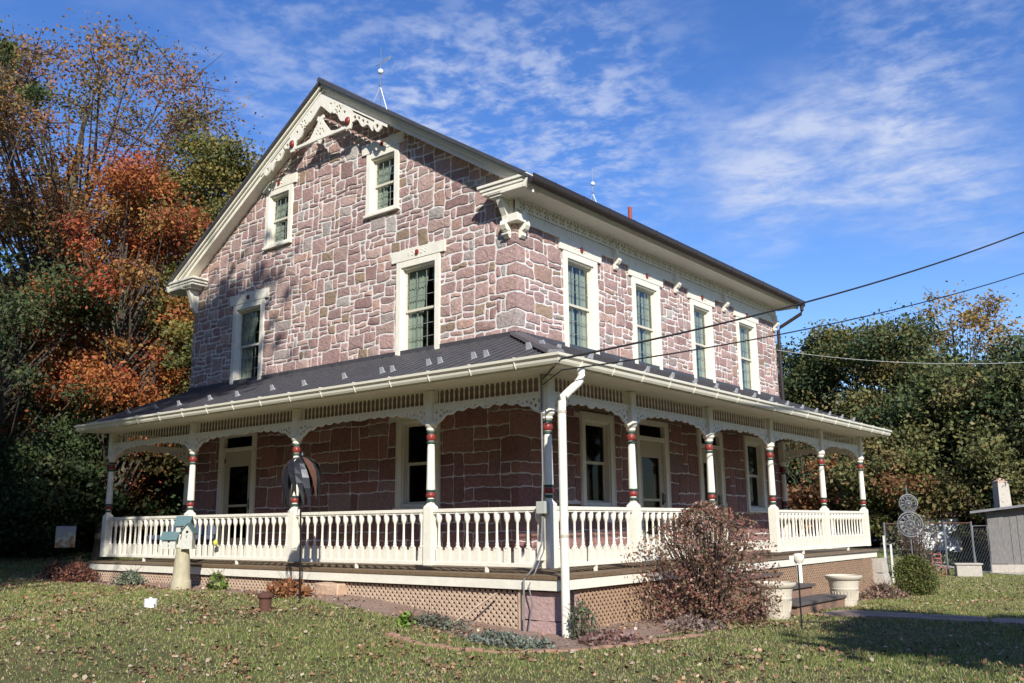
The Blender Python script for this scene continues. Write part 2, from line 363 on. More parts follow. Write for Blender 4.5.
fret('wall', [(0.301, -1.3), (LL, -1.3), (LL, 6.12), (0.301, 6.12)], [hole(r) for r in E_open], EAV, -0.30, 0.30, M['mortar'], house)
wb = MB(); wb.box(-W, -W+0.3, 0.301, LL, -1.3, 6.2)
wb.build('wall', M['mortar'], house)
fret('wall', [(-W+0.301, -1.3), (-0.301, -1.3), (-0.301, zt-0.2), (-W/2, RZ-0.2), (-W+0.301, zt-0.2)], [], lambda s, o, z: (s, LL-0.3+o, z), 0, 0.3, M['mortar'], house)
MB().box(-W+0.3, -0.3, 0.3, LL-0.3, 3.0, 3.1).build('floor', M['dark'], house)

# --- laid stones
def warp(s, z, k):
    f = 1.0 if k == 0 else 0.55
    a = 0.0125 if k == 0 else 0.011
    ds = a*(np.sin(7.3*f*s+3.1*np.sin(4.1*f*z+1))+0.7*np.sin(13.1*f*z+2.2+2*np.sin(6.7*f*s)))
    dz = a*(np.sin(6.1*f*z+2.7*np.sin(5.3*f*s+0.5))*0.6+0.8*np.sin(9.7*f*s+1.3+1.8*np.sin(8.3*f*z)))
    b = 0.006
    ds = ds + b*np.sin(31*s+17*z)+b*np.sin(-23*s+29*z); dz = dz + b*np.sin(27*s-19*z+1)+b*np.sin(19*s+33*z+2)
    return s+ds, z+dz
PAL = [((0.44, 0.285, 0.27), 6), ((0.39, 0.255, 0.25), 6), ((0.48, 0.335, 0.31), 4), ((0.34, 0.205, 0.20), 3), ((0.42, 0.355, 0.345), 2), ((0.33, 0.235, 0.165), 1.4), ((0.43, 0.40, 0.39), 0.9), ((0.47, 0.30, 0.255), 3)]
PW = np.array([p[1] for p in PAL]); PW = PW/PW.sum()
def clip(poly, a, b, c):        # keep a*s+b*z+c >= 0
    out = []
    for i in range(len(poly)):
        p, q = poly[i], poly[(i+1) % len(poly)]
        dp = a*p[0]+b*p[1]+c; dq = a*q[0]+b*q[1]+c
        if dp >= 0: out.append(p)
        if dp*dq < 0: t = dp/(dp-dq); out.append((p[0]+t*(q[0]-p[0]), p[1]+t*(q[1]-p[1])))
    return out
def lay(s_lo, s_hi, z_lo, z_hi, cs, cz, sizes, mort, k):
    ns = int((s_hi-s_lo)/cs); nz = int((z_hi-z_lo)/cz)
    gs = s_lo+np.cumsum(np.r_[0, rng.uniform(0.75, 1.25, ns)])*cs; gs = s_lo+(gs-s_lo)*(s_hi-s_lo)/(gs[-1]-s_lo)
    gzz = z_lo+np.cumsum(np.r_[0, rng.uniform(0.75, 1.25, nz)])*cz; gzz = z_lo+(gzz-z_lo)*(z_hi-z_lo)/(gzz[-1]-z_lo)
    occ = np.zeros((ns, nz), bool); res = []
    sw = np.array([x[2] for x in sizes]); sw = sw/sw.sum()
    order = [(i, j) for i in range(ns) for j in range(nz)]
    order2 = list(order); random.shuffle(order2)
    i0 = int(np.argmin(np.abs(gs)))
    # quoins first
    if s_lo < 0 < s_hi:
        j = 0; t = 0
        while j < nz:
            h = random.choice((2, 3, 3)) if k == 0 else random.choice((1, 2))
            h = min(h, nz-j); wl, wr = ((2, 4) if t % 2 else (4, 2)) if k == 0 else ((1, 2) if t % 2 else (2, 1))
            res.append((gs[i0-wl], gs[i0+wr], gzz[j], gzz[j+h])); occ[i0-wl:i0+wr, j:j+h] = True; j += h; t += 1
    for (i, j) in order2:
        if occ[i, j]: continue
        a, b, _ = sizes[rng.choice(len(sizes), p=sw)]
        a = min(a, ns-i); b = min(b, nz-j)
        if occ[i:i+a, j:j+b].any():
            continue
        occ[i:i+a, j:j+b] = True; res.append((gs[i], gs[i+a], gzz[j], gzz[j+b]))
    for (i, j) in order:
        if occ[i, j]: continue
        a = 1
        while a < 3 and i+a < ns and not occ[i+a, j]: a += 1
        b = 1
        while b < 2 and j+b < nz and not occ[i:i+a, j+b].any(): b += 1
        occ[i:i+a, j:j+b] = True; res.append((gs[i], gs[i+a], gzz[j], gzz[j+b]))
    out = []
    for (a, b, c, d) in res:
        def ring(inset, rr):
            x0, x1, y0, y1 = a+inset, b-inset, c+inset, d-inset
            rr = min(rr, (x1-x0)*0.35, (y1-y0)*0.35); pts = []
            def seg(p, q):
                nn_ = max(1, int(math.hypot(q[0]-p[0], q[1]-p[1])/0.09))
                for t in range(nn_): pts.append((p[0]+(q[0]-p[0])*t/nn_, p[1]+(q[1]-p[1])*t/nn_))
            cc = [(x0+rr, y0), (x1-rr, y0), (x1, y0+rr), (x1, y1-rr), (x1-rr, y1), (x0+rr, y1), (x0, y1-rr), (x0, y0+rr)]
            for q in range(8): seg(cc[q], cc[(q+1) % 8])
            P = np.array(pts); sx, sz = warp(P[:, 0], P[:, 1], k); return list(zip(sx, sz))
        mr = mort*random.uniform(0.75, 1.35)
        out.append((ring(mr/2, random.uniform(0.006, 0.030)), k))
    return out
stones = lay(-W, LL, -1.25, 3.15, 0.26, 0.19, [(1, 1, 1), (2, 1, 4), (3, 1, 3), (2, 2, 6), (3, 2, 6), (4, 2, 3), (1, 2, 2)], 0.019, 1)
stones += lay(-W, LL, 3.15, 9.75, 0.126, 0.105, [(1, 1, 1), (2, 1, 3), (3, 1, 3), (2, 2, 8), (3, 2, 9), (4, 2, 6), (1, 2, 2), (3, 3, 4), (2, 3, 4), (4, 3, 3)], 0.027, 0)
def stone_mesh(side):
    T = GAB if side == 0 else EAV
    Vs, Fs, Cs = [], [], []
    ops = G_open if side == 0 else E_open
    rnd = random.Random(3)
    for pts, k in stones:
        if side == 0:
            pl = clip(pts, -1, 0, 0)                     # s <= 0
            if len(pl) < 3: continue
            pl = clip(pl, 1, 0, W)
            if len(pl) >= 3: pl = clip(pl, SL, -1, RZ-0.16+SL*W/2)
            if len(pl) >= 3: pl = clip(pl, -SL, -1, RZ-0.16-SL*W/2)
        else:
            pl = clip(pts, 1, 0, 0)
            if len(pl) >= 3: pl = clip(pl, -1, 0, LL)
            if len(pl) >= 3: pl = clip(pl, 0, -1, 6.0)
        if len(pl) < 3: continue
        for (a, b, c, d) in ops:
            a, b, c, d = a+0.03, b-0.03, c+0.03, d-0.03
            xs = [p[0] for p in pl]; zs = [p[1] for p in pl]
            if max(xs) <= a or min(xs) >= b or max(zs) <= c or min(zs) >= d: continue
            mxs = sum(xs)/len(xs); mzs = sum(zs)/len(zs)
            o = {'l': a-mxs, 'r': mxs-b, 'd': c-mzs, 'u': mzs-d}; w = max(o, key=o.get)
            pl = {'l': lambda: clip(pl, -1, 0, a), 'r': lambda: clip(pl, 1, 0, -b), 'd': lambda: clip(pl, 0, -1, c), 'u': lambda: clip(pl, 0, 1, -d)}[w]()
            if len(pl) < 3: break
        if len(pl) < 3: continue
        q = []
        for p in pl:
            if not q or math.hypot(p[0]-q[-1][0], p[1]-q[-1][1]) > 0.004: q.append(p)
        pl = q
        if len(pl) < 4: continue
        xs = np.array([p[0] for p in pl]); zs = np.array([p[1] for p in pl]); cx, cz = xs.mean(), zs.mean()
        if xs.max()-xs.min() < 0.03 or zs.max()-zs.min() < 0.03: continue
        h = 0.012
        rr = random.Random(int(abs(pts[0][1])*7919+abs(pts[0][0])*104729))
        col = np.array(PAL[rr.choices(range(len(PAL)), weights=list(PW))[0]][0])*0.85+np.array((0.415, 0.31, 0.285))*0.15; col = col*rr.uniform(0.82, 1.16)*np.array((0.89, 0.89, 0.83))
        if k == 1: col = col*np.array((0.72, 0.56, 0.56))  # porch-level stones: shade under the porch roof put into their colour
        dome = 0.012*rr.random(); cx += rr.uniform(-.18, .18)*(xs.max()-xs.min()); cz += rr.uniform(-.18, .18)*(zs.max()-zs.min())
        n0 = len(Vs); kk = len(pl); ht = h+rr.uniform(-0.003, 0.009)
        corner = [abs(p[0]) < 0.005 for p in pl]
        sz = min(xs.max()-xs.min(), zs.max()-zs.min())
        for lev, (ins, hh) in enumerate(((0, -0.002), (0.006, ht*0.8), (0.022, ht))):
            for (p, cn) in zip(pl, corner):
                dx, dz = cx-p[0], cz-p[1]; dd = math.hypot(dx, dz)+1e-6; t = min(ins, 0.4*sz)/dd*1.2
                if cn: Vs.append((ht*0.9, -ht*0.9, p[1]+(ins*0.5 if dz > 0 else -ins*0.5)))
                else: Vs.append(T(p[0]+dx*t, hh, p[1]+dz*t))
                Cs.append(col)
        for lev in range(2):
            for j in range(kk):
                a_, b_ = n0+lev*kk+j, n0+lev*kk+(j+1) % kk
                Fs.append((a_, b_, b_+kk, a_+kk))
        Vs.append(T(cx, ht+dome, cz)); Cs.append(col); ce = len(Vs)-1
        for j in range(kk): Fs.append((n0+2*kk+j, n0+2*kk+(j+1) % kk, ce))
    me = bpy.data.meshes.new('stonework'); me.from_pydata(Vs, [], Fs)
    a = me.color_attributes.new('Col', 'FLOAT_COLOR', 'POINT'); cc = np.ones((len(Vs), 4), np.float32); cc[:, :3] = np.array(Cs); a.data.foreach_set('color', cc.ravel())
    me.update()
    me.materials.append(M['stone']); o = bpy.data.objects.new('stonework', me); C.objects.link(o); o.parent = house
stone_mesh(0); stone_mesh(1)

pl_ = MB(); segs = []
for T, lo, hi, dd in ((GAB, -W, 0.05, [gd]), (EAV, -0.05, LL, ed)):
    cur = lo
    for (a, b, _, _) in sorted(dd): segs.append((T, cur, a-0.005)); cur = b+0.005
    segs.append((T, cur, hi))
for T, a, b in segs:
    pl_.T = T; pl_.hexa([(a, 0.0, -0.08), (b, 0.0, -0.08), (b, 0.05 if T is GAB else 0.049, -0.08), (a, 0.05 if T is GAB else 0.049, -0.08), (a, 0.0, 0.15), (b, 0.0, 0.15), (b, 0.05 if T is GAB else 0.049, 0.135), (a, 0.05 if T is GAB else 0.049, 0.135)])
pl_.T = ID; pl_.build('plinth', M['cream'], house)
# --- windows
def lintel_poly(a, b, z): return [(a-0.13, z+0.005), (a-0.13, z+0.21), (b+0.13, z+0.21), (b+0.13, z+0.005)]
def window(T, s0, s1, z0, z1, upper=True, attic=False):
    c = MB(T); w = 0.125 if upper else 0.15
    c.box(s0, s0+w, -0.10, 0.045, z0, z1); c.box(s1-w, s1, -0.10, 0.045, z0, z1)
    c.box(s0+w, s1-w, -0.10, 0.045, z1-w, z1)
    c.box(s0+w, s1-w, -0.10, 0.030, z0, z0+0.06)
    c.box(s0+w-0.0, s0+w+0.022, -0.10, 0.012, z0+0.06, z1-w); c.box(s1-w-0.022, s1-w, -0.10, 0.012, z0+0.06, z1-w); c.box(s0+w+0.022, s1-w-0.022, -0.10, 0.012, z1-w-0.03, z1-w)
    if not upper: c.box(s0+0.015, s0+0.04, 0.045, 0.06, z0, z1-0.02); c.box(s1-0.04, s1-0.015, 0.045, 0.06, z0, z1-0.02)
    fr = c.build('window', M['cream'], house, bevel=0.006)
    MB(T).box(s0-0.02, s1+0.02, -0.02, 0.085, z0-0.055, z0-0.001).build('sill', M['cream'], fr, bevel=0.006)
    if upper:
        MB(T).prism([(s0-0.13, z1+0.003), (s0-0.10, z1+0.21), (s1+0.10, z1+0.21), (s1+0.13, z1+0.003)], 0, 1) if False else None
        lm = MB(T)
        lm.hexa([(s0-0.12, 0.0, z1+0.003), (s1+0.12, 0.0, z1+0.003), (s1+0.12, 0.055, z1+0.003), (s0-0.12, 0.055, z1+0.003), (s0-0.14, 0.0, z1+0.215), (s1+0.14, 0.0, z1+0.215), (s1+0.14, 0.06, z1+0.215), (s0-0.14, 0.06, z1+0.215)])
        mid = (s0+s1)/2
        for sg in (-1, 1):
            lm.tube([(mid+sg*(0.12+0.045*math.cos(t)), 0.06, z1+0.11+0.035*math.sin(t)) for t in np.linspace(0, 5.2, 9)], 0.008, 5)
            lm.tube([(mid+sg*(0.22+0.03*math.cos(t)), 0.06, z1+0.11+0.025*math.sin(t)) for t in np.linspace(0, 5.2, 9)], 0.007, 5)
        lm.build('lintel', M['cream'], fr)
        md = MB(); P = T(mid, 0, z1+0.11)
        k = 14; o0 = MB(T); ringA = o0.av([(mid+0.045*math.cos(2*math.pi*i/k), 0.05, z1+0.11+0.06*math.sin(2*math.pi*i/k)) for i in range(k)]); ringB = o0.av([(mid+0.036*math.cos(2*math.pi*i/k), 0.085, z1+0.11+0.048*math.sin(2*math.pi*i/k)) for i in range(k)])
        for i in range(k): o0.f.append((ringA+i, ringA+(i+1) % k, ringB+(i+1) % k, ringB+i))
        o0.f.append(tuple(ringB+i for i in range(k))); o0.build('medallion', M['red'], fr)
    a, b, lo, hi = s0+w+0.022, s1-w-0.022, z0+0.06, z1-w-0.03; zm = lo+(hi-lo)*0.5
    sa = MB(T); t = 0.045
    for (zz0, zz1, o) in ((zm-0.02, hi, -0.065), (lo, zm+0.02, -0.095)):
        sa.box(a, a+t, o-0.025, o, zz0, zz1); sa.box(b-t, b, o-0.025, o, zz0, zz1); sa.box(a+t, b-t, o-0.025, o, zz1-t, zz1); sa.box(a+t, b-t, o-0.025, o, zz0, zz0+t)
    sa.build('sash', M['sash' if upper else 'sash'], fr)
    if upper:
        mu = MB(T); cols = 3
        for (zz0, zz1, o) in ((zm-0.02+t, hi-t, -0.070), (lo+t, zm+0.02-t, -0.100)):
            for i in range(1, cols):
                x = a+t+(b-a-2*t)*i/cols; mu.box(x-0.006, x+0.006, o-0.012, o, zz0, zz1)
            for i in range(1, 3):
                zq = zz0+(zz1-zz0)*i/3; mu.box(a+t, b-t, o-0.0125, o-0.0005, zq-0.006, zq+0.006)
        mu.build('glazing_bars', M['muntin'], fr)
    g = MB(T); g.quad([(a+t, -0.078, zm), (b-t, -0.078, zm), (b-t, -0.078, hi-t), (a+t, -0.078, hi-t)]); g.quad([(a+t, -0.108, lo+t), (b-t, -0.108, lo+t), (b-t, -0.108, zm-0.0), (a+t, -0.108, zm-0.0)])
    g.build('pane', M['glass' if upper else 'glassdark'], fr)
    # curtain: two pleated drops drawn aside, open gap between
    if upper:
        cu2 = MB(T); wd = b-a
        def drop(x0, x1, x1b):
            nn_ = 16
            for q in range(nn_):
                f0, f1 = q/nn_, (q+1)/nn_; o = lambda f: -0.16+0.022*math.sin(f*38)
                for (za, zb, e0, e1) in ((lo, lo+(hi-lo)*0.45, x1b, x1b), (lo+(hi-lo)*0.45, hi, x1b, x1)):
                    cu2.quad([(x0+(e0-x0)*f0, o(f0), za), (x0+(e0-x0)*f1, o(f1), za), (x0+(e1-x0)*f1, o(f1), zb), (x0+(e1-x0)*f0, o(f0), zb)])
        if T is GAB: drop(a, a+wd*0.66, a+wd*0.46); drop(b, b-wd*0.26, b-wd*0.18)
        else: drop(a, a+wd*0.55, a+wd*0.52); drop(b, b-wd*0.40, b-wd*0.38)
        cu2.build('curtain', M['curtain'], fr, smooth=True)
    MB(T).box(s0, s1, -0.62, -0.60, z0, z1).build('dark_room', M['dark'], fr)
    return fr
for k_, r in gw.items(): window(GAB, *r, upper=(k_ != 'lo'))
for a, b in ew.values(): window(EAV, a, b, 3.665, 5.50)
for r in elo.values(): window(EAV, *r, upper=False)
def door(T, s0, s1, z0, z1, label=None):
    c = MB(T); w = 0.15
    c.box(s0, s0+w, -0.12, 0.045, z0, z1); c.box(s1-w, s1, -0.12, 0.045, z0, z1); c.box(s0+w, s1-w, -0.12, 0.045, z1-0.10, z1)
    c.box(s0+w, s1-w, -0.12, 0.03, 2.18, 2.27)
    c.box(s0+0.015, s0+0.04, 0.045, 0.06, z0, z1-0.02); c.box(s1-0.04, s1-0.015, 0.045, 0.06, z0, z1-0.02)
    fr = c.build('door', M['cream'], house, bevel=0.005)
    a, b = s0+w+0.01, s1-w-0.01
    lf = MB(T); t = 0.16
    lf.box(a, a+t, -0.07, -0.02, z0, 2.17); lf.box(b-t, b, -0.07, -0.02, z0, 2.17); lf.box(a+t, b-t, -0.07, -0.02, 1.86, 2.17); lf.box(a+t, b-t, -0.07, -0.02, 1.0, 1.05); lf.box(a+t, b-t, -0.07, -0.02, z0, 0.35)
    lf.build('storm_door', M['cream_old'], fr, bevel=0.004)
    MB(T).box(a+t, b-t, -0.052, -0.046, 0.35, 1.86).build('pane', M['glassdark'], fr)
    MB(T).box(a, b, -0.06, -0.055, 2.27, z1-0.10).build('transom', M['glassdark'], fr)
    h = MB(T); h.tube([(b-0.07, -0.02, 0.98), (b-0.07, 0.035, 0.98), (b-0.07, 0.035, 1.12), (b-0.07, -0.02, 1.12)], 0.012, 6); h.box(b-0.10, b-0.04, -0.02, -0.012, 0.93, 1.17)
    h.build('handle', M['iron'], fr)
    hg = MB(T)
    for z in (0.55, 1.95): hg.box(a-0.012, a+0.012, -0.02, -0.005, z, z+0.10)
    hg.build('hinge', M['iron'], fr)
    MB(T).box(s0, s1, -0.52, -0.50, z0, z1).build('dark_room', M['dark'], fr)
door(GAB, *gd); door(EAV, *ed[0]); door(EAV, *ed[1])

# --- main roof
y0r, y1r = -0.42, LL+0.37; xe, xw, xr = 0.60, -W-0.60, -W/2
def slope_slab(mb, x0, z0, x1, z1, ya, yb, t):
    mb.hexa([(x0, ya, z0-t), (x1, ya, z1-t), (x1, yb, z1-t), (x0, yb, z0-t), (x0, ya, z0), (x1, ya, z1), (x1, yb, z1), (x0, yb, z0)])
rf = MB(); slope_slab(rf, xr, RZ, xe, EZ, y0r-0.02, y1r, 0.052); slope_slab(rf, xw, EZ, xr-0.0005, RZ, y0r-0.02, y1r, 0.05)
y = y0r+0.3
while y < y1r:
    slope_slab(rf, xr, RZ+0.03, xe, EZ+0.03, y, y+0.025, 0.032); slope_slab(rf, xw, EZ+0.03, xr-0.001, RZ+0.03, y, y+0.025, 0.032); y += 0.45
rf.tube([(xr, y0r-0.03, RZ+0.01), (xr, y1r, RZ+0.01)], 0.055, 8)
roof = rf.build('roof', M['darkroof'], house)
def rake(side, yy, out, parent):       # stacked mouldings down each slope
    mb = MB(); x1 = xe if side > 0 else xw
    for (ya, yb, ta, tb) in ((yy+0.045, yy+0.09, 0.052, 0.115), (yy+0.10, yy+0.14, 0.115, 0.18), (yy+0.145, yy+0.18, 0.18, 0.285)):
        e = 0.0
        mb.hexa([(xr, ya, RZ-tb), (x1, ya, EZ-tb), (x1, yb, EZ-tb), (xr, yb, RZ-tb), (xr, ya, RZ-ta), (x1, ya, EZ-ta), (x1, yb, EZ-ta), (xr, yb, RZ-ta)])
    return mb
for sd in (1, -1): rake(sd, y0r, 0, roof).build('rake_board', M['cream'], roof, bevel=0.004)
sf = MB()
for x1 in (xe-0.08, xw+0.08):
    zz = EZ+SL*0.08
    sf.hexa([(xr, y0r+0.181, RZ-0.27), (x1, y0r+0.181, zz-0.27), (x1, -0.002, zz-0.27), (xr, -0.002, RZ-0.27), (xr, y0r+0.181, RZ-0.24), (x1, y0r+0.181, zz-0.24), (x1, -0.002, zz-0.24), (xr, -0.002, RZ-0.24)])
sf.build('soffit', M['cream'], roof)
# eave cornice: soffit, crown moulding, frieze with sawn crosses and beaded boards
SZ = 6.10
es = MB(); es.box(0.0, 0.50, -0.40, LL+0.3, SZ, SZ+0.03); es.prism([(0.50, SZ-0.012), (0.50, SZ+0.06), (0.59, SZ+0.15), (0.59, SZ+0.10), (0.535, SZ-0.012)], -0.42, LL+0.35, 'y')
es.build('eave_cornice', M['cream'], roof)
es = MB(); es.box(-W-0.50, -W, -0.40, LL+0.3, SZ, SZ+0.03); es.prism([(-W-0.50, SZ-0.012), (-W-0.50, SZ+0.06), (-W-0.59, SZ+0.15), (-W-0.59, SZ+0.10), (-W-0.535, SZ-0.012)], -0.42, LL+0.35, 'y')
es.build('eave_cornice', M['cream'], roof)
cross = []; y = 0.12; i = 0
while y < LL-0.1:
    for (dx, dz) in ((-0.045, 0.036), (0.045, 0.036), (-0.045, -0.036), (0.045, -0.036), (0, 0)): cross.append(circ(y+dx, 6.00+dz*1.1, 0.024 if dx else 0.020, 7))
    y += 0.235
fz = fret('frieze', [(-0.06, 5.905), (LL, 5.905), (LL, SZ-0.001), (-0.06, SZ-0.001)], cross, EAV, 0.045, 0.022, M['cream'], house)
MB().box(0.012, 0.030, 0, LL, 5.92, SZ-0.002).build('frieze_backing', M['dark'], fz)
tooth = [(0.0, SZ-0.002), (0.0, SZ-0.02)]; y = 0.03
while y < LL-0.12: tooth += [(y, SZ-0.02), (y, SZ-0.058), (y+0.055, SZ-0.058), (y+0.055, SZ-0.02)]; y += 0.11
fret('dentil_moulding', tooth+[(LL, SZ-0.02), (LL, SZ-0.002)], [], EAV, 0.068, 0.036, M['cream'], fz)
bd = MB(); y = -0.04
while y < LL: bd.box(0.012, 0.038, y+0.004, min(y+0.062, LL), 5.72, 5.905); y += 0.064
bd.box(0.0, 0.024, -0.02, LL, 5.72, 5.9); bd.box(0.0, 0.062, -0.04, LL, 5.695, 5.72)
bd.build('beadboard', M['cream'], fz)
# corbels under the frieze
def corbel_mesh(T, s):
    mb = MB(T); mb.prism([(0.02, 5.50), (0.06, 5.48), (0.09, 5.52), (0.085, 5.58), (0.13, 5.60), (0.17, 5.66), (0.16, 5.74), (0.12, 5.78), (0.12, 5.90), (0.02, 5.92)], s-0.055, s+0.055, 'x'); return mb
for s in (3.11, 5.55, 7.91, 10.86): corbel_mesh(EAV, s).build('corbel', M['cream'], house, bevel=0.008)
# gable corner returns + paired scroll brackets
def returns(xc, sg):         # sg=+1 right corner
    def X(a): return xc+sg*a
    mb = MB(GAB)
    def bx(a, b, o0, o1, z0, z1):
        p, q = sorted((X(a), X(b))); mb.box(p, q, o0, o1, z0, z1)
    bx(-0.52, 0.58, 0.002, 0.42, 6.275, 6.325)
    bx(-0.48, 0.54, 0.004, 0.39, 6.21, 6.275); bx(-0.44, 0.52, 0.003, 0.37, 6.15, 6.21)
    bx(-0.34, 0.51, 0.004, 0.36, SZ+0.031, 6.15) ; bx(-0.30, -0.001, 0.004, 0.33, SZ-0.01, SZ+0.031)
    mb.build('cornice_return', M['cream'], roof, bevel=0.006)
returns(0, 1); returns(-W, -1)
br = MB(GAB)
br.box(-0.24, -0.02, 0.015, 0.05, 5.72, 6.085)
br.prism([(0.015, 5.42), (0.05, 5.40), (0.10, 5.45), (0.09, 5.52), (0.15, 5.55), (0.19, 5.62), (0.17, 5.70), (0.12, 5.72), (0.13, 5.80), (0.25, 5.98), (0.30, 6.085), (0.015, 6.085)], -0.20, -0.08, 'x')
br2 = MB(EAV)
br2.prism([(0.015, 5.42), (0.05, 5.40), (0.10, 5.45), (0.09, 5.52), (0.15, 5.55), (0.19, 5.62), (0.17, 5.70), (0.12, 5.72), (0.13, 5.80), (0.12, 5.90), (0.015, 5.90)], 0.06, 0.18, 'x')
br.v += br2.v; nn0 = len(br.v)-len(br2.v); br.f += [tuple(i+nn0 for i in f) for f in br2.f]
br.box(-0.10, 0.16, -0.10, 0.14, 5.66, 5.80)
for zz in (5.46, 5.53): br.box(-0.21, -0.07, 0.05, 0.13, zz, zz+0.028)
br.build('corner_bracket', M['cream'], house, bevel=0.006)
br = MB(GAB); br.prism([(0.015, 5.55), (0.05, 5.52), (0.10, 5.58), (0.17, 5.66), (0.17, 5.74), (0.30, 6.085), (0.015, 6.085)], -W+0.06, -W+0.18, 'x'); br.build('corner_bracket', M['cream'], house, bevel=0.006)
# dark upper gutter along the eave, far downspout
gt = MB(); prof = [(0.605, 6.255), (0.605, 6.17), (0.63, 6.125), (0.675, 6.115), (0.715, 6.15), (0.73, 6.22), (0.73, 6.275), (0.718, 6.275), (0.716, 6.22), (0.70, 6.165), (0.67, 6.135), (0.64, 6.14), (0.617, 6.18), (0.617, 6.255)]
gt.prism(prof, -0.42, LL+0.40, 'y')
gu = gt.build('upper_gutter', M['brownmetal'], roof, smooth=True)
hk = MB(); y = 0.2
while y < LL: hk.box(0.60, 0.735, y, y+0.025, 6.262, 6.28); hk.tube([(0.61, y, 6.15), (0.66, y, 6.11), (0.735, y, 6.2)], 0.008, 4); y += 0.85
hk.build('gutter_hanger', M['brownmetal'], gu)
MB().tube([(0.67, LL+0.28, 6.16), (0.67, LL+0.28, 6.02), (0.64, LL+0.27, 5.93), (0.12, LL+0.12, 5.62), (0.07, LL+0.08, 5.52), (0.07, LL+0.08, 3.6)], 0.045, 10).build('upper_downspout', M['brownmetal'], house, smooth=True)
# rods and vent on the ridge
def rod(y, h, vane):
    r_ = MB(); r_.tube([(xr, y, RZ), (xr, y, RZ+h)], [0.014, 0.007], 6)
    for a in (0.5, 2.6, 4.7): r_.tube([(xr+0.16*math.cos(a), y+0.22*math.sin(a), RZ-0.10*abs(math.cos(a))), (xr, y, RZ+h*0.36)], 0.006, 4)
    r_.lathe([(0.02, RZ+h*0.36), (0.025, RZ+h*0.38), (0.02, RZ+h*0.40)], xr, y, 8)
    if vane:
        r_.tube([(xr-0.12, y-0.05, RZ+h*0.70), (xr+0.16, y+0.08, RZ+h*0.80)], 0.008, 4)
        r_.quad([(xr+0.06, y+0.03, RZ+h*0.755), (xr+0.20, y+0.10, RZ+h*0.79), (xr+0.22, y+0.11, RZ+h*0.85), (xr+0.08, y+0.04, RZ+h*0.79)])
    o = r_.build('lightning_rod', M['galv'], roof)
    b_ = MB(); q = [(0.065*math.sin(t), RZ+h*0.60-0.065*math.cos(t)) for t in np.linspace(0.1, 3.04, 9)]; b_.lathe(q, xr, y, 14); b_.build('glass_ball', M['whitepl'], o, smooth=True)
rod(1.3, 1.5, True); rod(9.9, 1.25, False)
MB().tube([(-1.6, 6.5, RZ-SL*3.3-0.05), (-1.6, 6.5, RZ-SL*3.3+0.42)], 0.05, 10).build('vent_pipe', M['redtube'], roof)

# --- sawn gable ornament
def gp(x, drop): return (x, RZ-0.285-SL*abs(x-xr)-drop)
out = []
xsR = np.linspace(0, 2.15, 30)
top = [gp(xr+x, 0) for x in np.linspace(2.0, -2.0, 41)]
low = []
def dropf(d):       # depth of the board below the rake at distance d from the centre
    if d < 0.34: return 0.30-0.03*math.cos(d/0.34*math.pi)
    if d < 0.78: return 0.24+0.16*((d-0.34)/0.44)+0.035*math.sin((d-0.34)*26)
    if d < 1.0: return 0.42
    if d < 1.62: return 0.24+0.05*math.cos((d-1.0)*20)
    if d < 1.86: return 0.13+0.12*math.sin((d-1.62)/0.24*math.pi)
    return 0.06
for x in np.linspace(-2.0, 2.0, 109): low.append(gp(xr+x, dropf(abs(x))))
holes = []
for sg in (-1, 1):
    for d0, rad in ((0.56, 0.065),):
        for k in range(6):
            a = k*math.pi/3; px_, pz_ = xr+sg*(d0)+0.072*math.cos(a), RZ-0.285-SL*d0-0.165+0.072*math.sin(a); holes.append(circ(px_, pz_, 0.033, 7))
    for d0, dr, r_ in ((0.32, 0.12, 0.032), (0.76, 0.16, 0.04), (1.08, 0.17, 0.045), (1.20, 0.145, 0.04), (1.33, 0.16, 0.04), (1.46, 0.15, 0.035), (1.74, 0.13, 0.05), (0.44, 0.07, 0.02), (0.68, 0.06, 0.02)):
        holes.append(circ(xr+sg*d0, RZ-0.285-SL*d0-dr, r_, 8))
    holes.append([(xr+sg*1.0, RZ-0.285-SL*1.0-0.035), (xr+sg*1.66, RZ-0.285-SL*1.66-0.035), (xr+sg*1.66, RZ-0.285-SL*1.66-0.075), (xr+sg*1.0, RZ-0.285-SL*1.0-0.075)])
orn = fret('gable_ornament', top+low, holes, GAB, 0.335, 0.035, M['cream'], house)
zb = 8.50      # tie bar height
tb = MB(GAB); tb.box(xr-0.90, xr+0.90, 0.329, 0.378, zb-0.03, zb+0.03)
for sg in (-1, 1): tb.box(xr+sg*0.89-0.07, xr+sg*0.89+0.07, 0.331, 0.376, zb-0.06, zb+0.24)
tb.build('tie_bar', M['cream'], orn, bevel=0.005)
fret('king_fan', [(xr-0.55, zb+0.02), (xr+0.55, zb+0.02), (xr+0.32, zb+0.08), (xr+0.22, zb+0.20), (xr+0.11, zb+0.33), (xr+0.07, zb+0.40), (xr+0.12, zb+0.44), (xr+0.08, zb+0.51), (xr, zb+0.48), (xr-0.08, zb+0.51), (xr-0.12, zb+0.44), (xr-0.07, zb+0.40), (xr-0.11, zb+0.33), (xr-0.22, zb+0.20), (xr-0.32, zb+0.08)],
     [circ(xr, zb+0.09, 0.032, 8)]+[circ(xr+0.115*math.cos(a), zb+0.09+0.11*math.sin(a), 0.026, 6, 0.036) for a in (0.25, 0.85, 1.57, 2.29, 2.89)]+[circ(xr, zb+0.31, 0.025, 6, 0.05)], GAB, 0.337, 0.03, M['cream'], orn)
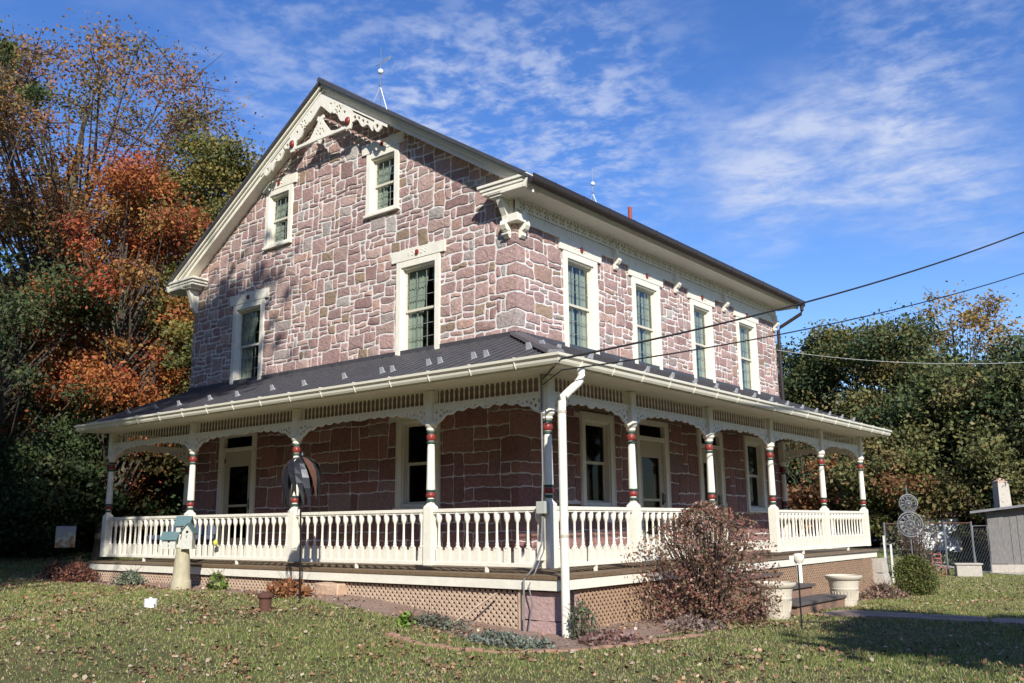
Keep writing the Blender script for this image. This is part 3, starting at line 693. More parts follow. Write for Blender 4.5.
pd = MB(GAB); pd.prism([(xr-0.10, zb-0.03), (xr+0.10, zb-0.03), (xr+0.04, zb-0.14), (xr, zb-0.18), (xr-0.04, zb-0.14)], 0.30, 0.34, 'x') if False else pd.hexa([(xr-0.02, 0.34, zb-0.12), (xr+0.02, 0.34, zb-0.12), (xr+0.02, 0.37, zb-0.12), (xr-0.02, 0.37, zb-0.12), (xr-0.07, 0.34, zb-0.031), (xr+0.07, 0.34, zb-0.031), (xr+0.07, 0.37, zb-0.031), (xr-0.07, 0.37, zb-0.031)])
pd.build('drop_pendant', M['cream'], orn)
for sg in (-1, 1):
    b_ = MB(); c0 = (xr+sg*0.89, -0.395, zb+0.11)
    b_.lathe([(0.075*math.sin(t), -0.075*math.cos(t)) for t in np.linspace(0.1, 3.04, 8)], 0, 0, 12)
    b_.v = [(c0[0]+v[0], c0[1]+v[1]*0.6, c0[2]+v[2]*1.15) for v in b_.v]; b_.build('red_boss', M['red'], orn, smooth=True)

# ------------------------------------------------------------------ porch
E_, D_ = 1.891, 2.016           # post line distance from gable / eave wall
GO, DO = 0.60, 0.45             # gutter and deck overhang beyond the posts
XL, YR = -9.50, 10.685
gx, gy = D_+GO, -(E_+GO)
# deck
dk = MB(); DZ = -0.08
x = -9.60
while x < D_+DO-0.0:      # boards under the gable side run outwards
    dk.box(x+0.003, min(x+0.112, D_+DO), -2.20-0.14*(x+9.62)/12.1, -0.0, DZ-0.03, DZ); x += 0.115
y = 0.003
while y < 10.62: dk.box(0.0, D_+DO-0.188*(y+2.34)/13.1, y, y+0.112, DZ-0.03, DZ); y += 0.115
deck = dk.build('porch_deck', M['deck'], house)
QL, QC, QR = (-9.55, -2.16), (D_+DO, -(E_+DO)), (2.21, 10.72)        # deck corners (the boards run out a little towards the corner)
def strip(mb, p, q, o0, o1, z0, z1):       # o0/o1: inner and outer offset from the edge line
    d = Vector((q[0]-p[0], q[1]-p[1])); d.normalize(); nn_ = Vector((d.y, -d.x))
    c = [(p[0]+nn_.x*o0, p[1]+nn_.y*o0), (q[0]+nn_.x*o0, q[1]+nn_.y*o0), (q[0]+nn_.x*o1, q[1]+nn_.y*o1), (p[0]+nn_.x*o1, p[1]+nn_.y*o1)]
    mb.hexa([(x_, y_, z0) for x_, y_ in c]+[(x_, y_, z1) for x_, y_ in c])
ed_ = MB(); QC2 = (QC[0], QC[1]+0.03)
strip(ed_, QL, QC, -0.36, 0.03, DZ+0.001, DZ+0.006); strip(ed_, (QC[0]-0.005, QC[1]+0.37), QR, -0.36, 0.03, DZ+0.001, DZ+0.006)
strip(ed_, QL, (QC[0]+0.03, QC[1]), -0.02, 0.03, DZ-0.035, DZ+0.0005); strip(ed_, QC2, QR, -0.02, 0.029, DZ-0.0345, DZ+0.0003)
ed_.build('deck_edge', M['deckedge'], deck)
fa = MB(); f0, f1 = DZ-0.170, DZ-0.036
strip(fa, QL, (QC[0]+0.012, QC[1]), -0.03, 0.012, f0, f1); strip(fa, (QC[0], QC[1]+0.031), QR, -0.03, 0.0118, f0, f1); fa.box(-9.60, -9.56, -2.16, 0, f0, f1)
fa.build('fascia_board', M['cream'], deck, bevel=0.004)
MB().box(-9.6, D_+DO-0.55, -(E_+DO)+0.55, -0.02, DZ-0.25, DZ-0.035).build('joists', M['dark'], deck)
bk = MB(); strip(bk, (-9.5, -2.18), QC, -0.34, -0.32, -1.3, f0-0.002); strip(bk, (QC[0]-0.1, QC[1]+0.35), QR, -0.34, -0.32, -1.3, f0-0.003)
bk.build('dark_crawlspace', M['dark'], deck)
# lattice skirt
def lattice(T, s0, s1, z0, z1, off):
    mb = MB(T); pit = 0.094; hw = 0.0175; H = z1-z0
    for layer, sg in ((0, 1), (1, -1)):
        s = s0-H
        while s < s1+H:
            def P(t): return (s+(t*H if sg > 0 else H-t*H))
            ta, tb = 0.0, 1.0
            sa, sb = P(0), P(1)
            # clip to s0..s1
            t0, t1 = 0.0, 1.0
            if sg > 0: t0 = max(t0, (s0-s)/H); t1 = min(t1, (s1-s)/H)
            else: t0 = max(t0, (s+H-s1)/H); t1 = min(t1, (s+H-s0)/H)
            if t1 > t0+0.02:
                a0, a1 = P(t0), P(t1); za, zb_ = z0+H*t0, z0+H*t1; w = hw*1.414; O = lambda q, e: off(q)+0.008*layer+e
                mb.hexa([(a0-w, O(a0-w, 0), za), (a0+w, O(a0+w, 0), za), (a0+w, O(a0+w, 0.0078), za), (a0-w, O(a0-w, 0.0078), za), (a1-w, O(a1-w, 0), zb_), (a1+w, O(a1+w, 0), zb_), (a1+w, O(a1+w, 0.0078), zb_), (a1-w, O(a1-w, 0.0078), zb_)])
            s += pit
    return mb.build('lattice_panel', M['lattice' if T is GAB else 'lattice_brown'], deck)
og = lambda q: 2.20+0.14*(q+9.62)/12.1-0.08; oe = lambda q: D_+DO-0.188*(q+2.34)/13.1-0.08
lattice(GAB, -9.35, 1.80, -0.95, f0-0.02, og); lattice(EAV, -1.80, 1.62, -1.1, f0-0.02, oe); lattice(EAV, 3.75, 10.35, -1.2, f0-0.02, oe)
ltr = MB(); ltr.box(1.80, 1.84, -(E_+DO)+0.045, -(E_+DO)+0.085, -1.0, f0); ltr.build('lattice_frame', M['lattice'], deck); MB().box(-9.4, -9.35, -2.16, -2.12, -1.0, f0).build('lattice_frame', M['lattice'], deck)
# corner pier, boulder under the gable side, curved pier at the far end
def rocky(mb, x0, x1, y0, y1, z0, z1, j=0.02, seed=0):
    rr = random.Random(seed); ks = 5
    for k in range(ks+1): pass
    g = {}
    def P(i, jj, k):
        key = (i, jj, k)
        if key not in g:
            fx, fy, fz = i/3, jj/3, k/3
            g[key] = mb.av([(x0+(x1-x0)*fx+rr.uniform(-j, j), y0+(y1-y0)*fy+rr.uniform(-j, j), z0+(z1-z0)*fz+rr.uniform(-j, j))])
        return g[key]
    for a in range(3):
        for b in range(3):
            mb.f.append((P(a, b, 0), P(a, b+1, 0), P(a+1, b+1, 0), P(a+1, b, 0))); mb.f.append((P(a, b, 3), P(a+1, b, 3), P(a+1, b+1, 3), P(a, b+1, 3)))
            mb.f.append((P(a, 0, b), P(a+1, 0, b), P(a+1, 0, b+1), P(a, 0, b+1))); mb.f.append((P(a, 3, b), P(a, 3, b+1), P(a+1, 3, b+1), P(a+1, 3, b)))
            mb.f.append((P(0, a, b), P(0, a, b+1), P(0, a+1, b+1), P(0, a+1, b))); mb.f.append((P(3, a, b), P(3, a+1, b), P(3, a+1, b+1), P(3, a, b+1)))
    return mb
M['pier'] = mat('pier_pink_stone', (0.42, 0.29, 0.27), 0.9, 0.18, 5, 0.8, 22)
pm = MB(); rocky(pm, 1.86, 2.38, -2.26, -1.78, -0.62, f0-0.03, 0.012, 1); rocky(pm, 1.84, 2.40, -2.28, -1.78, -1.1, -0.635, 0.014, 2)
pm.build('corner_pier', M['pier'], house, smooth=True)
pm = MB(); rocky(pm, 2.06, 2.42, 10.4, 10.8, -0.6, f0-0.03, 0.012, 3); rocky(pm, 2.07, 2.44, 10.38, 10.82, -1.25, -0.61, 0.02, 4)
pm.build('end_pier', M['concrete'], house, smooth=True)
pm = MB(); rocky(pm, -2.13, -1.58, -2.40, -2.15, -0.56, f0-0.03, 0.022, 5)
pm.build('foundation_boulder', M['orange_stone'], house, smooth=True, bevel=0.02)
# posts
def post():
    mb = MB(); w = 0.076
    mb.box(-w, w, -w, w, 0.0, 0.80)
    mb.lathe([(w*1.414, 0.80), (w*1.414+0.0, 0.83), (w*0.75, 0.875), (0.05, 0.90)], 0, 0, 4, math.pi/4)
    mb.lathe([(0.050, 0.90), (0.050, 1.06), (0.066, 1.08), (0.066, 1.12), (0.062, 1.3), (0.056, 1.70), (0.052, 1.74), (0.052, 1.94)], 0, 0, 18)
    mb.lathe([(0.055, 1.94), (0.075, 1.965), (0.07, 1.99), (0.10, 2.03), (0.10, 2.06), (0.085, 2.08)], 0, 0, 18)
    mb.box(-0.07, 0.07, -0.07, 0.07, 2.08, 2.55)
    o = mb.build('porch_post', M['cream'], None)
    o.data.polygons.foreach_set('use_smooth', [True]*len(o.data.polygons)); o.data.set_sharp_from_angle(angle=R(35))
    for z, h in ((0.965, 0.075), (1.80, 0.10)):
        b = MB(); b.lathe([(0.055, z), (0.070, z+h*0.2), (0.073, z+h*0.5), (0.070, z+h*0.8), (0.055, z+h)], 0, 0, 16); b.build('red_band', M['red'], o, smooth=True)
    for z in (0.905, 1.045, 1.752, 1.905):
        b = MB(); b.lathe([(0.056, z), (0.068, z+0.013), (0.068, z+0.032), (0.056, z+0.042)], 0, 0, 16); b.build('green_band', M['green'], o, smooth=True)
    return o
PX = [XL, -6.446, -3.318, -0.15, D_]; PY = [-E_, 0.247, 2.826, 5.405, 8.115, YR]
p0 = post(); first = True
for (x, y) in [(x, -E_) for x in PX]+[(D_, y) for y in PY[1:]]+[(0.09, YR), (XL, -0.09)]:
    o = p0 if first else dup(p0)
    first = False; o.location = (x, y, 0); o.parent = house
# railings
def baluster():
    mb = MB(); mb.box(-0.046, 0.046, -0.022, 0.022, 0.055, 0.255)
    mb.lathe([(0.036, 0.255), (0.021, 0.285), (0.028, 0.30), (0.019, 0.33), (0.0165, 0.50), (0.019, 0.59), (0.030, 0.61), (0.042, 0.65), (0.044, 0.695), (0.038, 0.735), (0.026, 0.75)], 0, 0, 10)
    return mb
def rail(T, a, b, d, stuff=False):
    a += 0.085; b -= 0.085
    mb = MB(T); mb.box(a-0.01, b+0.01, d-0.045, d+0.045, 0.75, 0.80); mb.box(a-0.01, b+0.01, d-0.03, d+0.03, 0.725, 0.75); mb.box(a-0.01, b+0.01, d-0.028, d+0.028, 0.0, 0.055)
    o = mb.build('railing', M['cream'], house, bevel=0.005)
    ft = MB(T); m_ = (a+b)/2; ft.box(m_-0.02, m_+0.02, d-0.02, d+0.02, DZ, 0.0); ft.build('foot', M['cream'], o)
    n_ = int(round((b-a)/0.188)); stp = (b-a)/n_
    bb = baluster()
    if stuff:
        al = MB()
        for i in range(n_):
            P = T(a+stp*(i+0.5), d, 0); n0 = len(al.v); al.v += [((P[0]+v[0], P[1]+v[1], v[2]) if T is GAB else (P[0]+v[1], P[1]+v[0], v[2])) for v in bb.v]; al.f += [tuple(q+n0 for q in f) for f in bb.f]
        q = al.build('baluster', M['cream'], o, smooth=True); q['kind'] = 'stuff'
        return
    src = None
    for i in range(n_):
        P = T(a+stp*(i+0.5), d, 0)
        if src is None:
            q = bb.build('baluster', M['cream'], o, smooth=True); src = q
        else: q = src.copy(); C.objects.link(q); q.parent = o
        q.location = P; q.rotation_euler.z = 0 if T is GAB else math.pi/2
rail(GAB, PX[0], PX[1], E_, True); rail(GAB, PX[1], PX[2], E_); rail(GAB, PX[2], PX[3], E_); rail(GAB, PX[3], PX[4], E_)
rail(EAV, PY[0], PY[1], D_); rail(EAV, PY[1], PY[2], D_); rail(EAV, PY[3], PY[4], D_, True); rail(EAV, PY[4], PY[5], D_, True)
rail(lambda s, o, z: (s, o, z), 0.09, D_, YR, True)
rail(lambda s, o, z: (o, s, z), -E_, -0.09, XL, True)
# fretwork bays
def bay(T, a, b, d):
    a += 0.07; b -= 0.07; w = b-a
    def z_low(s):
        q = min(s-a, b-s)
        base = 1.985+0.272*(1-math.exp(-(q/0.24)**0.9))
        return base-0.018*abs(math.sin(q*14))+0.01*math.sin(q*31)-(0.03*math.exp(-((q-w/2)/0.09)**2))
    n_ = int(w/0.035); ss = np.linspace(a, b, n_)
    outl = [(a, 2.325), (a, 1.96)]+[(s, z_low(s)) for s in ss]+[(b, 1.96), (b, 2.325)]
    hol = []
    for sg in (0, 1):
        for q, dz, r_ in ((0.05, 0.07, 0.024), (0.05, 0.18, 0.034), (0.125, 0.085, 0.030), (0.15, 0.16, 0.022), (0.20, 0.065, 0.024), (0.27, 0.055, 0.021), (0.34, 0.048, 0.018), (0.42, 0.042, 0.016)):
            s = a+q if sg == 0 else b-q; hol.append(circ(s, z_low(s)+dz, r_, 7))
    if w > 2:
        for q in (0.30, 0.40, 0.5, 0.6, 0.7): hol.append(circ(a+w*q, z_low(a+w*q)+0.036, 0.016, 6))
    fo = fret('fretwork', outl, hol, T, d-0.015, 0.03, M['cream'], house)
    # upper band: sawn pickets with lens shaped gaps
    hl = []; s = a+0.05; k = 0
    while s < b-0.05:
        hl.append([(s-0.030, 2.342), (s+0.030, 2.342), (s+0.045, 2.375), (s+0.036, 2.44), (s+0.045, 2.50), (s+0.030, 2.545), (s-0.030, 2.545), (s-0.045, 2.50), (s-0.036, 2.44), (s-0.045, 2.375)]); s += 0.098; k += 1
    fret('picket_band', [(a, 2.328), (b, 2.328), (b, 2.56), (a, 2.56)], hl, T, d-0.006, 0.012, M['cream'], fo)
    MB(T).box(a, b, d-0.03, d+0.03, 2.318, 2.345).build('band_rail', M['cream'], fo)
for i in range(4): bay(GAB, PX[i], PX[i+1], E_)
for i in range(5): bay(EAV, PY[i], PY[i+1], D_)
bay(lambda s, o, z: (s, o, z), 0.09, D_, YR); bay(lambda s, o, z: (o, s, z), -E_, -0.09, XL)
bm_ = MB(); bm_.box(XL-0.07, D_+0.07, -E_-0.07, -E_+0.07, 2.56, 2.64); bm_.box(D_-0.07, D_+0.07, -E_+0.071, YR+0.07, 2.56, 2.64)
bm_.build('porch_beam', M['cream'], house)
# porch roof
pr = MB(); ZW, ZG = 3.694, 2.70; xl = -W-0.03; yr = LL+0.02
A = (0.0, 0.0, ZW); B = (gx, gy, ZG)
t = 0.035
pr.hexa([(xl, gy, ZG-t), B[:2]+(ZG-t,), A[:2]+(ZW-t,), (xl, 0, ZW-t), (xl, gy, ZG), B, A, (xl, 0, ZW)])
pr.hexa([B[:2]+(ZG-t,), (gx, yr, ZG-t), (0, yr, ZW-t), A[:2]+(ZW-t,), B, (gx, yr, ZG), (0, yr, ZW), A])
# standing seams
def seam(p, q, sx, sy, h=0.022, w=0.012):
    p, q = Vector(p), Vector(q)
    pr.hexa([tuple(p+Vector((-sx*w, -sy*w, 0))), tuple(p+Vector((sx*w, sy*w, 0))), tuple(q+Vector((sx*w, sy*w, 0))), tuple(q+Vector((-sx*w, -sy*w, 0))),
             tuple(p+Vector((-sx*w, -sy*w, h))), tuple(p+Vector((sx*w, sy*w, h))), tuple(q+Vector((sx*w, sy*w, h))), tuple(q+Vector((-sx*w, -sy*w, h)))])
x = xl+0.02
while x < gx-0.05:
    f = 0.0 if x <= 0 else x/gx
    seam((x, gy, ZG-0.002), (x, gy*f, ZW+(ZG-ZW)*f-0.002), 1, 0); x += 0.24
y = yr-0.02
while y > gy+0.05:
    f = 0.0 if y >= 0 else y/gy
    seam((gx, y, ZG-0.002), (gx*f, y, ZW+(ZG-ZW)*f-0.002), 0, 1); y -= 0.24
porch_roof = pr.build('porch_roof', M['darkroof'], house)
hp = MB(); v0 = Vector(A); v1 = Vector(B); dv = Vector((1, 1, 0)).normalized()
dcap = v1-v0; nrm = Vector((gy, -gx, 0)).normalized()*-1
hp.hexa([tuple(v0-nrm*0.13+Vector((0, 0, 0.005))), tuple(v0+nrm*0.13+Vector((0, 0, 0.005))), tuple(v1*1.0+nrm*0.13+Vector((0, 0, 0.0))), tuple(v1-nrm*0.13),
         tuple(v0-nrm*0.10+Vector((0, 0, 0.055))), tuple(v0+nrm*0.10+Vector((0, 0, 0.055))), tuple(v1+nrm*0.10+Vector((0, 0, 0.055))), tuple(v1-nrm*0.10+Vector((0, 0, 0.055)))])
hp.build('hip_cap', M['darkroof'], porch_roof, bevel=0.01)
fl = MB(); fl.box(xl, 0, -0.035, -0.013, ZW-0.02, ZW+0.07); fl.box(0.013, 0.035, 0.0, yr, ZW-0.02, ZW+0.07); fl.build('flashing', M['darkroof'], porch_roof)
# snow guards
sg_me = None
def guard(x, y, z, rz, tilt):
    global sg_me
    if sg_me is None:
        g = MB(); g.box(-0.04, 0.04, -0.05, 0.05, 0, 0.008); g.hexa([(-0.05, -0.02, 0.008), (0.05, -0.02, 0.008), (0.05, 0.0, 0.008), (-0.05, 0.0, 0.008), (-0.035, -0.015, 0.10), (0.035, -0.015, 0.10), (0.035, 0.0, 0.10), (-0.035, 0.0, 0.10)])
        g.hexa([(-0.008, 0.0, 0.008), (0.008, 0.0, 0.008), (0.008, 0.05, 0.008), (-0.008, 0.05, 0.008), (-0.008, 0.0, 0.08), (0.008, 0.0, 0.08), (0.008, 0.004, 0.08), (-0.008, 0.004, 0.08)])
        o = g.build('snow_guard', M['clear'], porch_roof); sg_me = o
    else: o = sg_me.copy(); C.objects.link(o); o.parent = porch_roof
    o.location = (x, y, z); o.rotation_euler = (tilt, 0, rz)
def pz(d, full): return ZG+(ZW-ZG)*d/full
tA = math.atan((ZW-ZG)/-gy)
x = -9.0; k = 0
while x < 2.0:
    for q in ((0, 0.24) if k > 7 else (0,)):
        d = 0.62+(0.06 if k % 2 else 0); guard(x+q, gy+d, pz(d, -gy)+0.004, 0, tA)
    x += 0.97; k += 1
y = -1.7; k = 0
while y < yr-0.2:
    d = 0.55; guard(gx-d, y, pz(d, gx)+0.004, math.pi/2, tA); y += 0.80; k += 1
# ceiling and soffit
ce = MB(); ce.box(xl+0.05, D_-0.071, -E_+0.071, -0.05, 2.60, 2.62); ce.box(0.05, D_-0.071, -0.049, yr-0.05, 2.60, 2.62)
ce.build('porch_ceiling', mat('dark_beaded_ceiling', (0.13, 0.09, 0.06), 0.6, 0.15, 6), house)
so_ = MB(); so_.box(xl+0.02, gx-0.03, gy+0.03, -E_-0.071, 2.565, 2.585); so_.box(D_+0.071, gx-0.03, -E_-0.07, yr-0.02, 2.565, 2.585)
so_.box(xl+0.0, gx-0.02, gy+0.005, gy+0.029, 2.55, 2.66); so_.box(gx-0.029, gx-0.005, gy+0.03, yr, 2.55, 2.66)
so_.hexa([(xl+0.02, gy+0.03, 2.58), (xl+0.04, gy+0.03, 2.58), (xl+0.04, -0.03, 2.58), (xl+0.02, -0.03, 2.58), (xl+0.02, gy+0.03, 2.66), (xl+0.04, gy+0.03, 2.66), (xl+0.04, -0.03, 3.62), (xl+0.02, -0.03, 3.62)])
so_.hexa([(gx-0.03, yr-0.04, 2.58), (gx-0.03, yr-0.02, 2.58), (0.03, yr-0.02, 2.58), (0.03, yr-0.04, 2.58), (gx-0.03, yr-0.04, 2.66), (gx-0.03, yr-0.02, 2.66), (0.03, yr-0.02, 3.62), (0.03, yr-0.04, 3.62)])
so_.build('porch_soffit', M['cream'], house)
# K-style gutter around the two sides, mitred at the corner
def gut(prof):
    mb = MB(); k = len(prof); rings = []
    for which in range(3):
        pts = []
        for (o, z) in prof:
            if which == 0: pts.append((xl-0.03, gy-o, z))
            elif which == 1: pts.append((gx+o, gy-o, z))
            else: pts.append((gx+o, yr+0.03, z))
        rings.append(mb.av(pts))
    for i in range(2):
        for j in range(k): mb.f.append((rings[i]+j, rings[i]+(j+1) % k, rings[i+1]+(j+1) % k, rings[i+1]+j))
    mb.f.append(tuple(rings[0]+j for j in range(k))); mb.f.append(tuple(rings[2]+j for j in range(k)))
    return mb
prof = [(0.0, 2.69), (0.0, 2.575), (0.055, 2.57), (0.075, 2.60), (0.085, 2.64), (0.115, 2.66), (0.12, 2.695), (0.105, 2.695), (0.10, 2.67), (0.07, 2.65), (0.055, 2.60), (0.015, 2.59), (0.012, 2.69)]
lg = gut(prof).build('porch_gutter', M['gutter'], house)
def strap(T, s, d):
    h = MB(T); h.tube([(s, d+0.005, 2.705), (s, d+0.124, 2.70), (s, d+0.092, 2.64), (s, d+0.078, 2.60), (s, d+0.055, 2.565), (s, d-0.01, 2.56)], 0.010, 4); h.build('gutter_strap', M['gutter'], lg)
x = -9.7
while x < gx: strap(GAB, x, -gy); x += 0.78
y = gy+0.45
while y < yr: strap(EAV, y, gx); y += 0.78
# front downspout: elbow off the gutter on the eave side back to the corner, then straight to the ground
dsx = gx+0.055
MB().tube([(dsx, gy+0.47, 2.58), (dsx, gy+0.468, 2.47), (dsx, gy+0.44, 2.40), (dsx, gy+0.38, 2.345), (dsx-0.002, gy+0.15, 2.20), (dsx-0.006, gy+0.08, 2.145), (dsx-0.01, gy+0.045, 2.08), (dsx-0.01, gy+0.035, 1.96), (dsx-0.01, gy+0.035, -0.85)], 0.054, 14).build('downspout', M['cream'], house, smooth=True)
dj = MB()
for z in (1.93, 0.4): dj.lathe([(0.0555, z), (0.058, z+0.01), (0.058, z+0.03), (0.0555, z+0.04)], dsx-0.01, gy+0.035, 12)
dj.build('downspout_joint', M['cream_old'], house)
# service box and conduits on the corner post
bx_ = MB(); bx_.box(D_-0.09, D_+0.06, -E_-0.17, -E_-0.078, 0.70, 0.86); o = bx_.build('service_box', M['greyboard'] if False else mat('grey_plastic_box', (0.42, 0.43, 0.38), 0.5), house, bevel=0.008)
bx_ = MB(); bx_.box(D_-0.10, D_-0.02, -E_-0.15, -E_-0.078, 0.10, 0.34); bx_.build('outlet_box', M['cream'], house, bevel=0.006)
cdm = mat('grey_conduit', (0.20, 0.20, 0.20), 0.5)
cc_ = MB(); zg0 = float(gz(2.0, -2.4))
cc_.tube([(D_-0.02, -E_-0.10, 2.60), (D_-0.03, -E_-0.09, 2.0), (D_-0.02, -E_-0.10, 1.2), (D_-0.02, -E_-0.12, 0.86)], 0.012, 6)
cc_.tube([(D_-0.02, -E_-0.12, 0.70), (D_-0.03, -E_-0.14, 0.30), (D_-0.05, -E_-0.30, 0.0), (D_-0.05, -(E_+DO)-0.05, -0.12), (D_-0.06, -(E_+DO)-0.04, zg0-0.05)], 0.014, 6)
cc_.tube([(D_+0.0, -E_-0.12, 0.70), (D_+0.02, -E_-0.14, 0.25), (D_-0.01, -E_-0.30, -0.03), (D_+0.03, -(E_+DO)-0.05, -0.2), (D_+0.08, -(E_+DO)-0.04, -0.4), (D_+0.0, -(E_+DO)-0.03, zg0)], 0.009, 6)
cc_.build('conduit', cdm, house, smooth=True)
# entrance steps between two posts of the eave side
st = MB(); tr = MB()
for i, (xf, zt_) in enumerate(((2.95, -0.27), (3.38, -0.45), (3.82, -0.63))):
    tr.box(2.49 if i == 0 else (2.95, 3.38)[i-1]-0.02, xf, 1.85, (3.45, 3.75, 3.98)[i], zt_-0.045, zt_)
    st.box(2.50, xf-0.04, 1.90, 3.93, -1.25, zt_-0.046) if i == 2 else st.box(2.50, xf-0.04, 1.90+0.002*i, (3.40, 3.70)[i], (-0.494, -0.674)[i], zt_-0.046)
stp_ = tr.build('entrance_steps', M['treads'], house, bevel=0.006); st.build('riser', M['brick'], stp_)

# ------------------------------------------------------------------ vegetation builders
def leafcloud(P, size, cols, flat=0.0, jit=0.25, aspect=0.75):
    """P (n,3) centres; cols (n,3); returns verts, faces, colours of diamond leaves"""
    n_ = len(P); nrm = rng.normal(size=(n_, 3)); nrm[:, 2] += flat; nrm /= np.linalg.norm(nrm, axis=1)[:, None]
    t = rng.normal(size=(n_, 3)); t -= (t*nrm).sum(1)[:, None]*nrm; t /= np.linalg.norm(t, axis=1)[:, None]; b = np.cross(nrm, t)
    s = size*rng.uniform(1-jit*2, 1+jit*2, n_)[:, None]
    V = np.stack([P-t*s*0.6, P+b*s*0.5*aspect-t*s*0.05, P+t*s*0.6, P-b*s*0.5*aspect+nrm*s*0.1], 1).reshape(-1, 3)
    F = np.arange(4*n_).reshape(-1, 4); Cc = np.repeat(cols, 4, 0)
    return V, F, Cc
def pick(pal, n_, jit=0.25, group=None):
    pal = np.array(pal, float)
    idx = rng.integers(0, len(pal), n_) if group is None else group
    return pal[idx]*rng.uniform(1-jit, 1+jit, (n_, 1))*rng.uniform(0.9, 1.1, (n_, 3))
def limbs(mb, base, h, lean, targets, r0, k=6):
    """trunk with limbs reaching to the clump centres"""
    tp = Vector(base)+Vector(lean)*1.0+Vector((0, 0, h)); base = Vector(base)
    pts = [base+(tp-base)*t+Vector((math.sin(t*5+base.x)*0.02*h*t, math.cos(t*4+base.y)*0.02*h*t, 0)) for t in np.linspace(0, 1, 9)]
    mb.tube(pts, [max(r0*(1-0.85*t), 0.02) for t in np.linspace(0, 1, 9)], k)
    for c in targets:
        c = Vector(c); fr_ = min(max((c.z-base.z)/h*0.75-0.12, 0.12), 0.9)
        i = int(fr_*8); q = pts[i].lerp(pts[min(i+1, 8)], fr_*8-i)
        d = (c-q).length; mid = q.lerp(c, 0.5)+Vector((random.uniform(-.08, .08)*d, random.uniform(-.08, .08)*d, -0.06*d))
        rr = max(r0*0.32*(1-fr_*0.6), 0.02)
        mb.tube([q, q.lerp(mid, 0.5)+Vector((0, 0, -0.02*d)), mid, mid.lerp(c, 0.5), c], [rr, rr*0.8, rr*0.6, rr*0.42, rr*0.2], 5, cap=False)
def tree(name, x, y, h, crown_r, pal, label, cat='tree', n_leaf=22000, clumps=46, leaf=0.15, airy=1.0, c0=0.25, group=None, lean=(0, 0, 0), trunk=0.22, spread=0.16, z0=None, shell=0.55, twigs=0, palz=None):
    z0 = float(gz(x, y))-0.1 if z0 is None else z0
    root = empty(name, (x, y, z0), 0, label, cat, group)
    cs, rs = [], []
    for i in range(clumps):
        while True:
            v_ = rng.uniform(-1, 1, 3); d = np.linalg.norm(v_)
            if 0.25 < d < 1: break
        v_ = v_/d*(d**shell)
        w_ = 1.0 if v_[2] > -0.2 else 0.85
        cx_ = np.array([v_[0]*crown_r*w_+lean[0]*(0.6+0.4*v_[2]), v_[1]*crown_r*w_+lean[1]*(0.6+0.4*v_[2]), h*(c0+(1-c0)*(0.5+0.47*v_[2]))])
        cs.append(cx_); rs.append(rng.uniform(0.6, 1.35)*crown_r*spread*1.5)
    cs = np.array(cs); rs = np.array(rs)
    mb = MB(); limbs(mb, (0, 0, -0.2), h*0.86, (lean[0]*0.8, lean[1]*0.8, 0), [tuple(c) for c in cs], trunk)
    if twigs:
        for q in range(twigs):
            c = cs[q % len(cs)]; e = c+rng.normal(size=3)*crown_r*0.17; e[2] = c[2]+abs(e[2]-c[2])*0.8-0.1
            mb.tube([tuple(c+rng.normal(size=3)*0.1), tuple((c+e)/2+rng.normal(size=3)*0.15), tuple(e)], [0.03, 0.02, 0.008], 4, cap=False)
    mb.build('trunk', M['bark'], root, smooth=True)
    g = rng.choice(clumps, n_leaf, p=(rs**2)/(rs**2).sum())
    off = rng.normal(size=(n_leaf, 3)); off /= np.linalg.norm(off, axis=1)[:, None]; off *= (rng.uniform(0, 1, (n_leaf, 1))**0.45)*airy*np.where(rng.uniform(size=(n_leaf, 1)) < 0.25, 1.7, 1.0)
    P = cs[g]+off*rs[g][:, None]*np.array([1.15, 1.15, 0.72])
    cg = rng.integers(0, len(pal), clumps); idx = np.where(rng.uniform(size=n_leaf) < 0.72, cg[g], rng.integers(0, len(pal), n_leaf))
    if palz is not None:        # species colouring that changes with height on the tree (autumn turning from the top)
        t = np.clip(P[:, 2]/h+rng.normal(size=n_leaf)*0.09, 0, 1); hi = t > palz[0]
        idx2 = rng.integers(0, len(palz[1]), n_leaf); colA = pick(pal, n_leaf, group=idx); colB = pick(palz[1], n_leaf, group=idx2); col = np.where(hi[:, None], colB, colA)
    else: col = pick(pal, n_leaf, group=idx)
    V, F, Cc = leafcloud(P, leaf, col, flat=0.6)
    fastmesh('crown', V, F, 'leaf', Cc, root)
    return root
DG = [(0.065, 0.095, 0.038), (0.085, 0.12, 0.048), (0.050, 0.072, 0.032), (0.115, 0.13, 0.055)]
OG = [(0.145, 0.165, 0.058), (0.195, 0.19, 0.07), (0.11, 0.13, 0.048), (0.24, 0.195, 0.08)]
YG = [(0.26, 0.22, 0.06), (0.18, 0.18, 0.06), (0.11, 0.13, 0.045), (0.33, 0.24, 0.07)]
OR = [(0.46, 0.12, 0.055), (0.40, 0.15, 0.05), (0.48, 0.19, 0.06), (0.34, 0.085, 0.045), (0.34, 0.19, 0.06)]
RB = [(0.24, 0.12, 0.055), (0.17, 0.10, 0.05), (0.26, 0.15, 0.065), (0.15, 0.12, 0.05)]
BT = [(0.34, 0.19, 0.07), (0.26, 0.17, 0.065), (0.36, 0.15, 0.065), (0.20, 0.16, 0.06)]
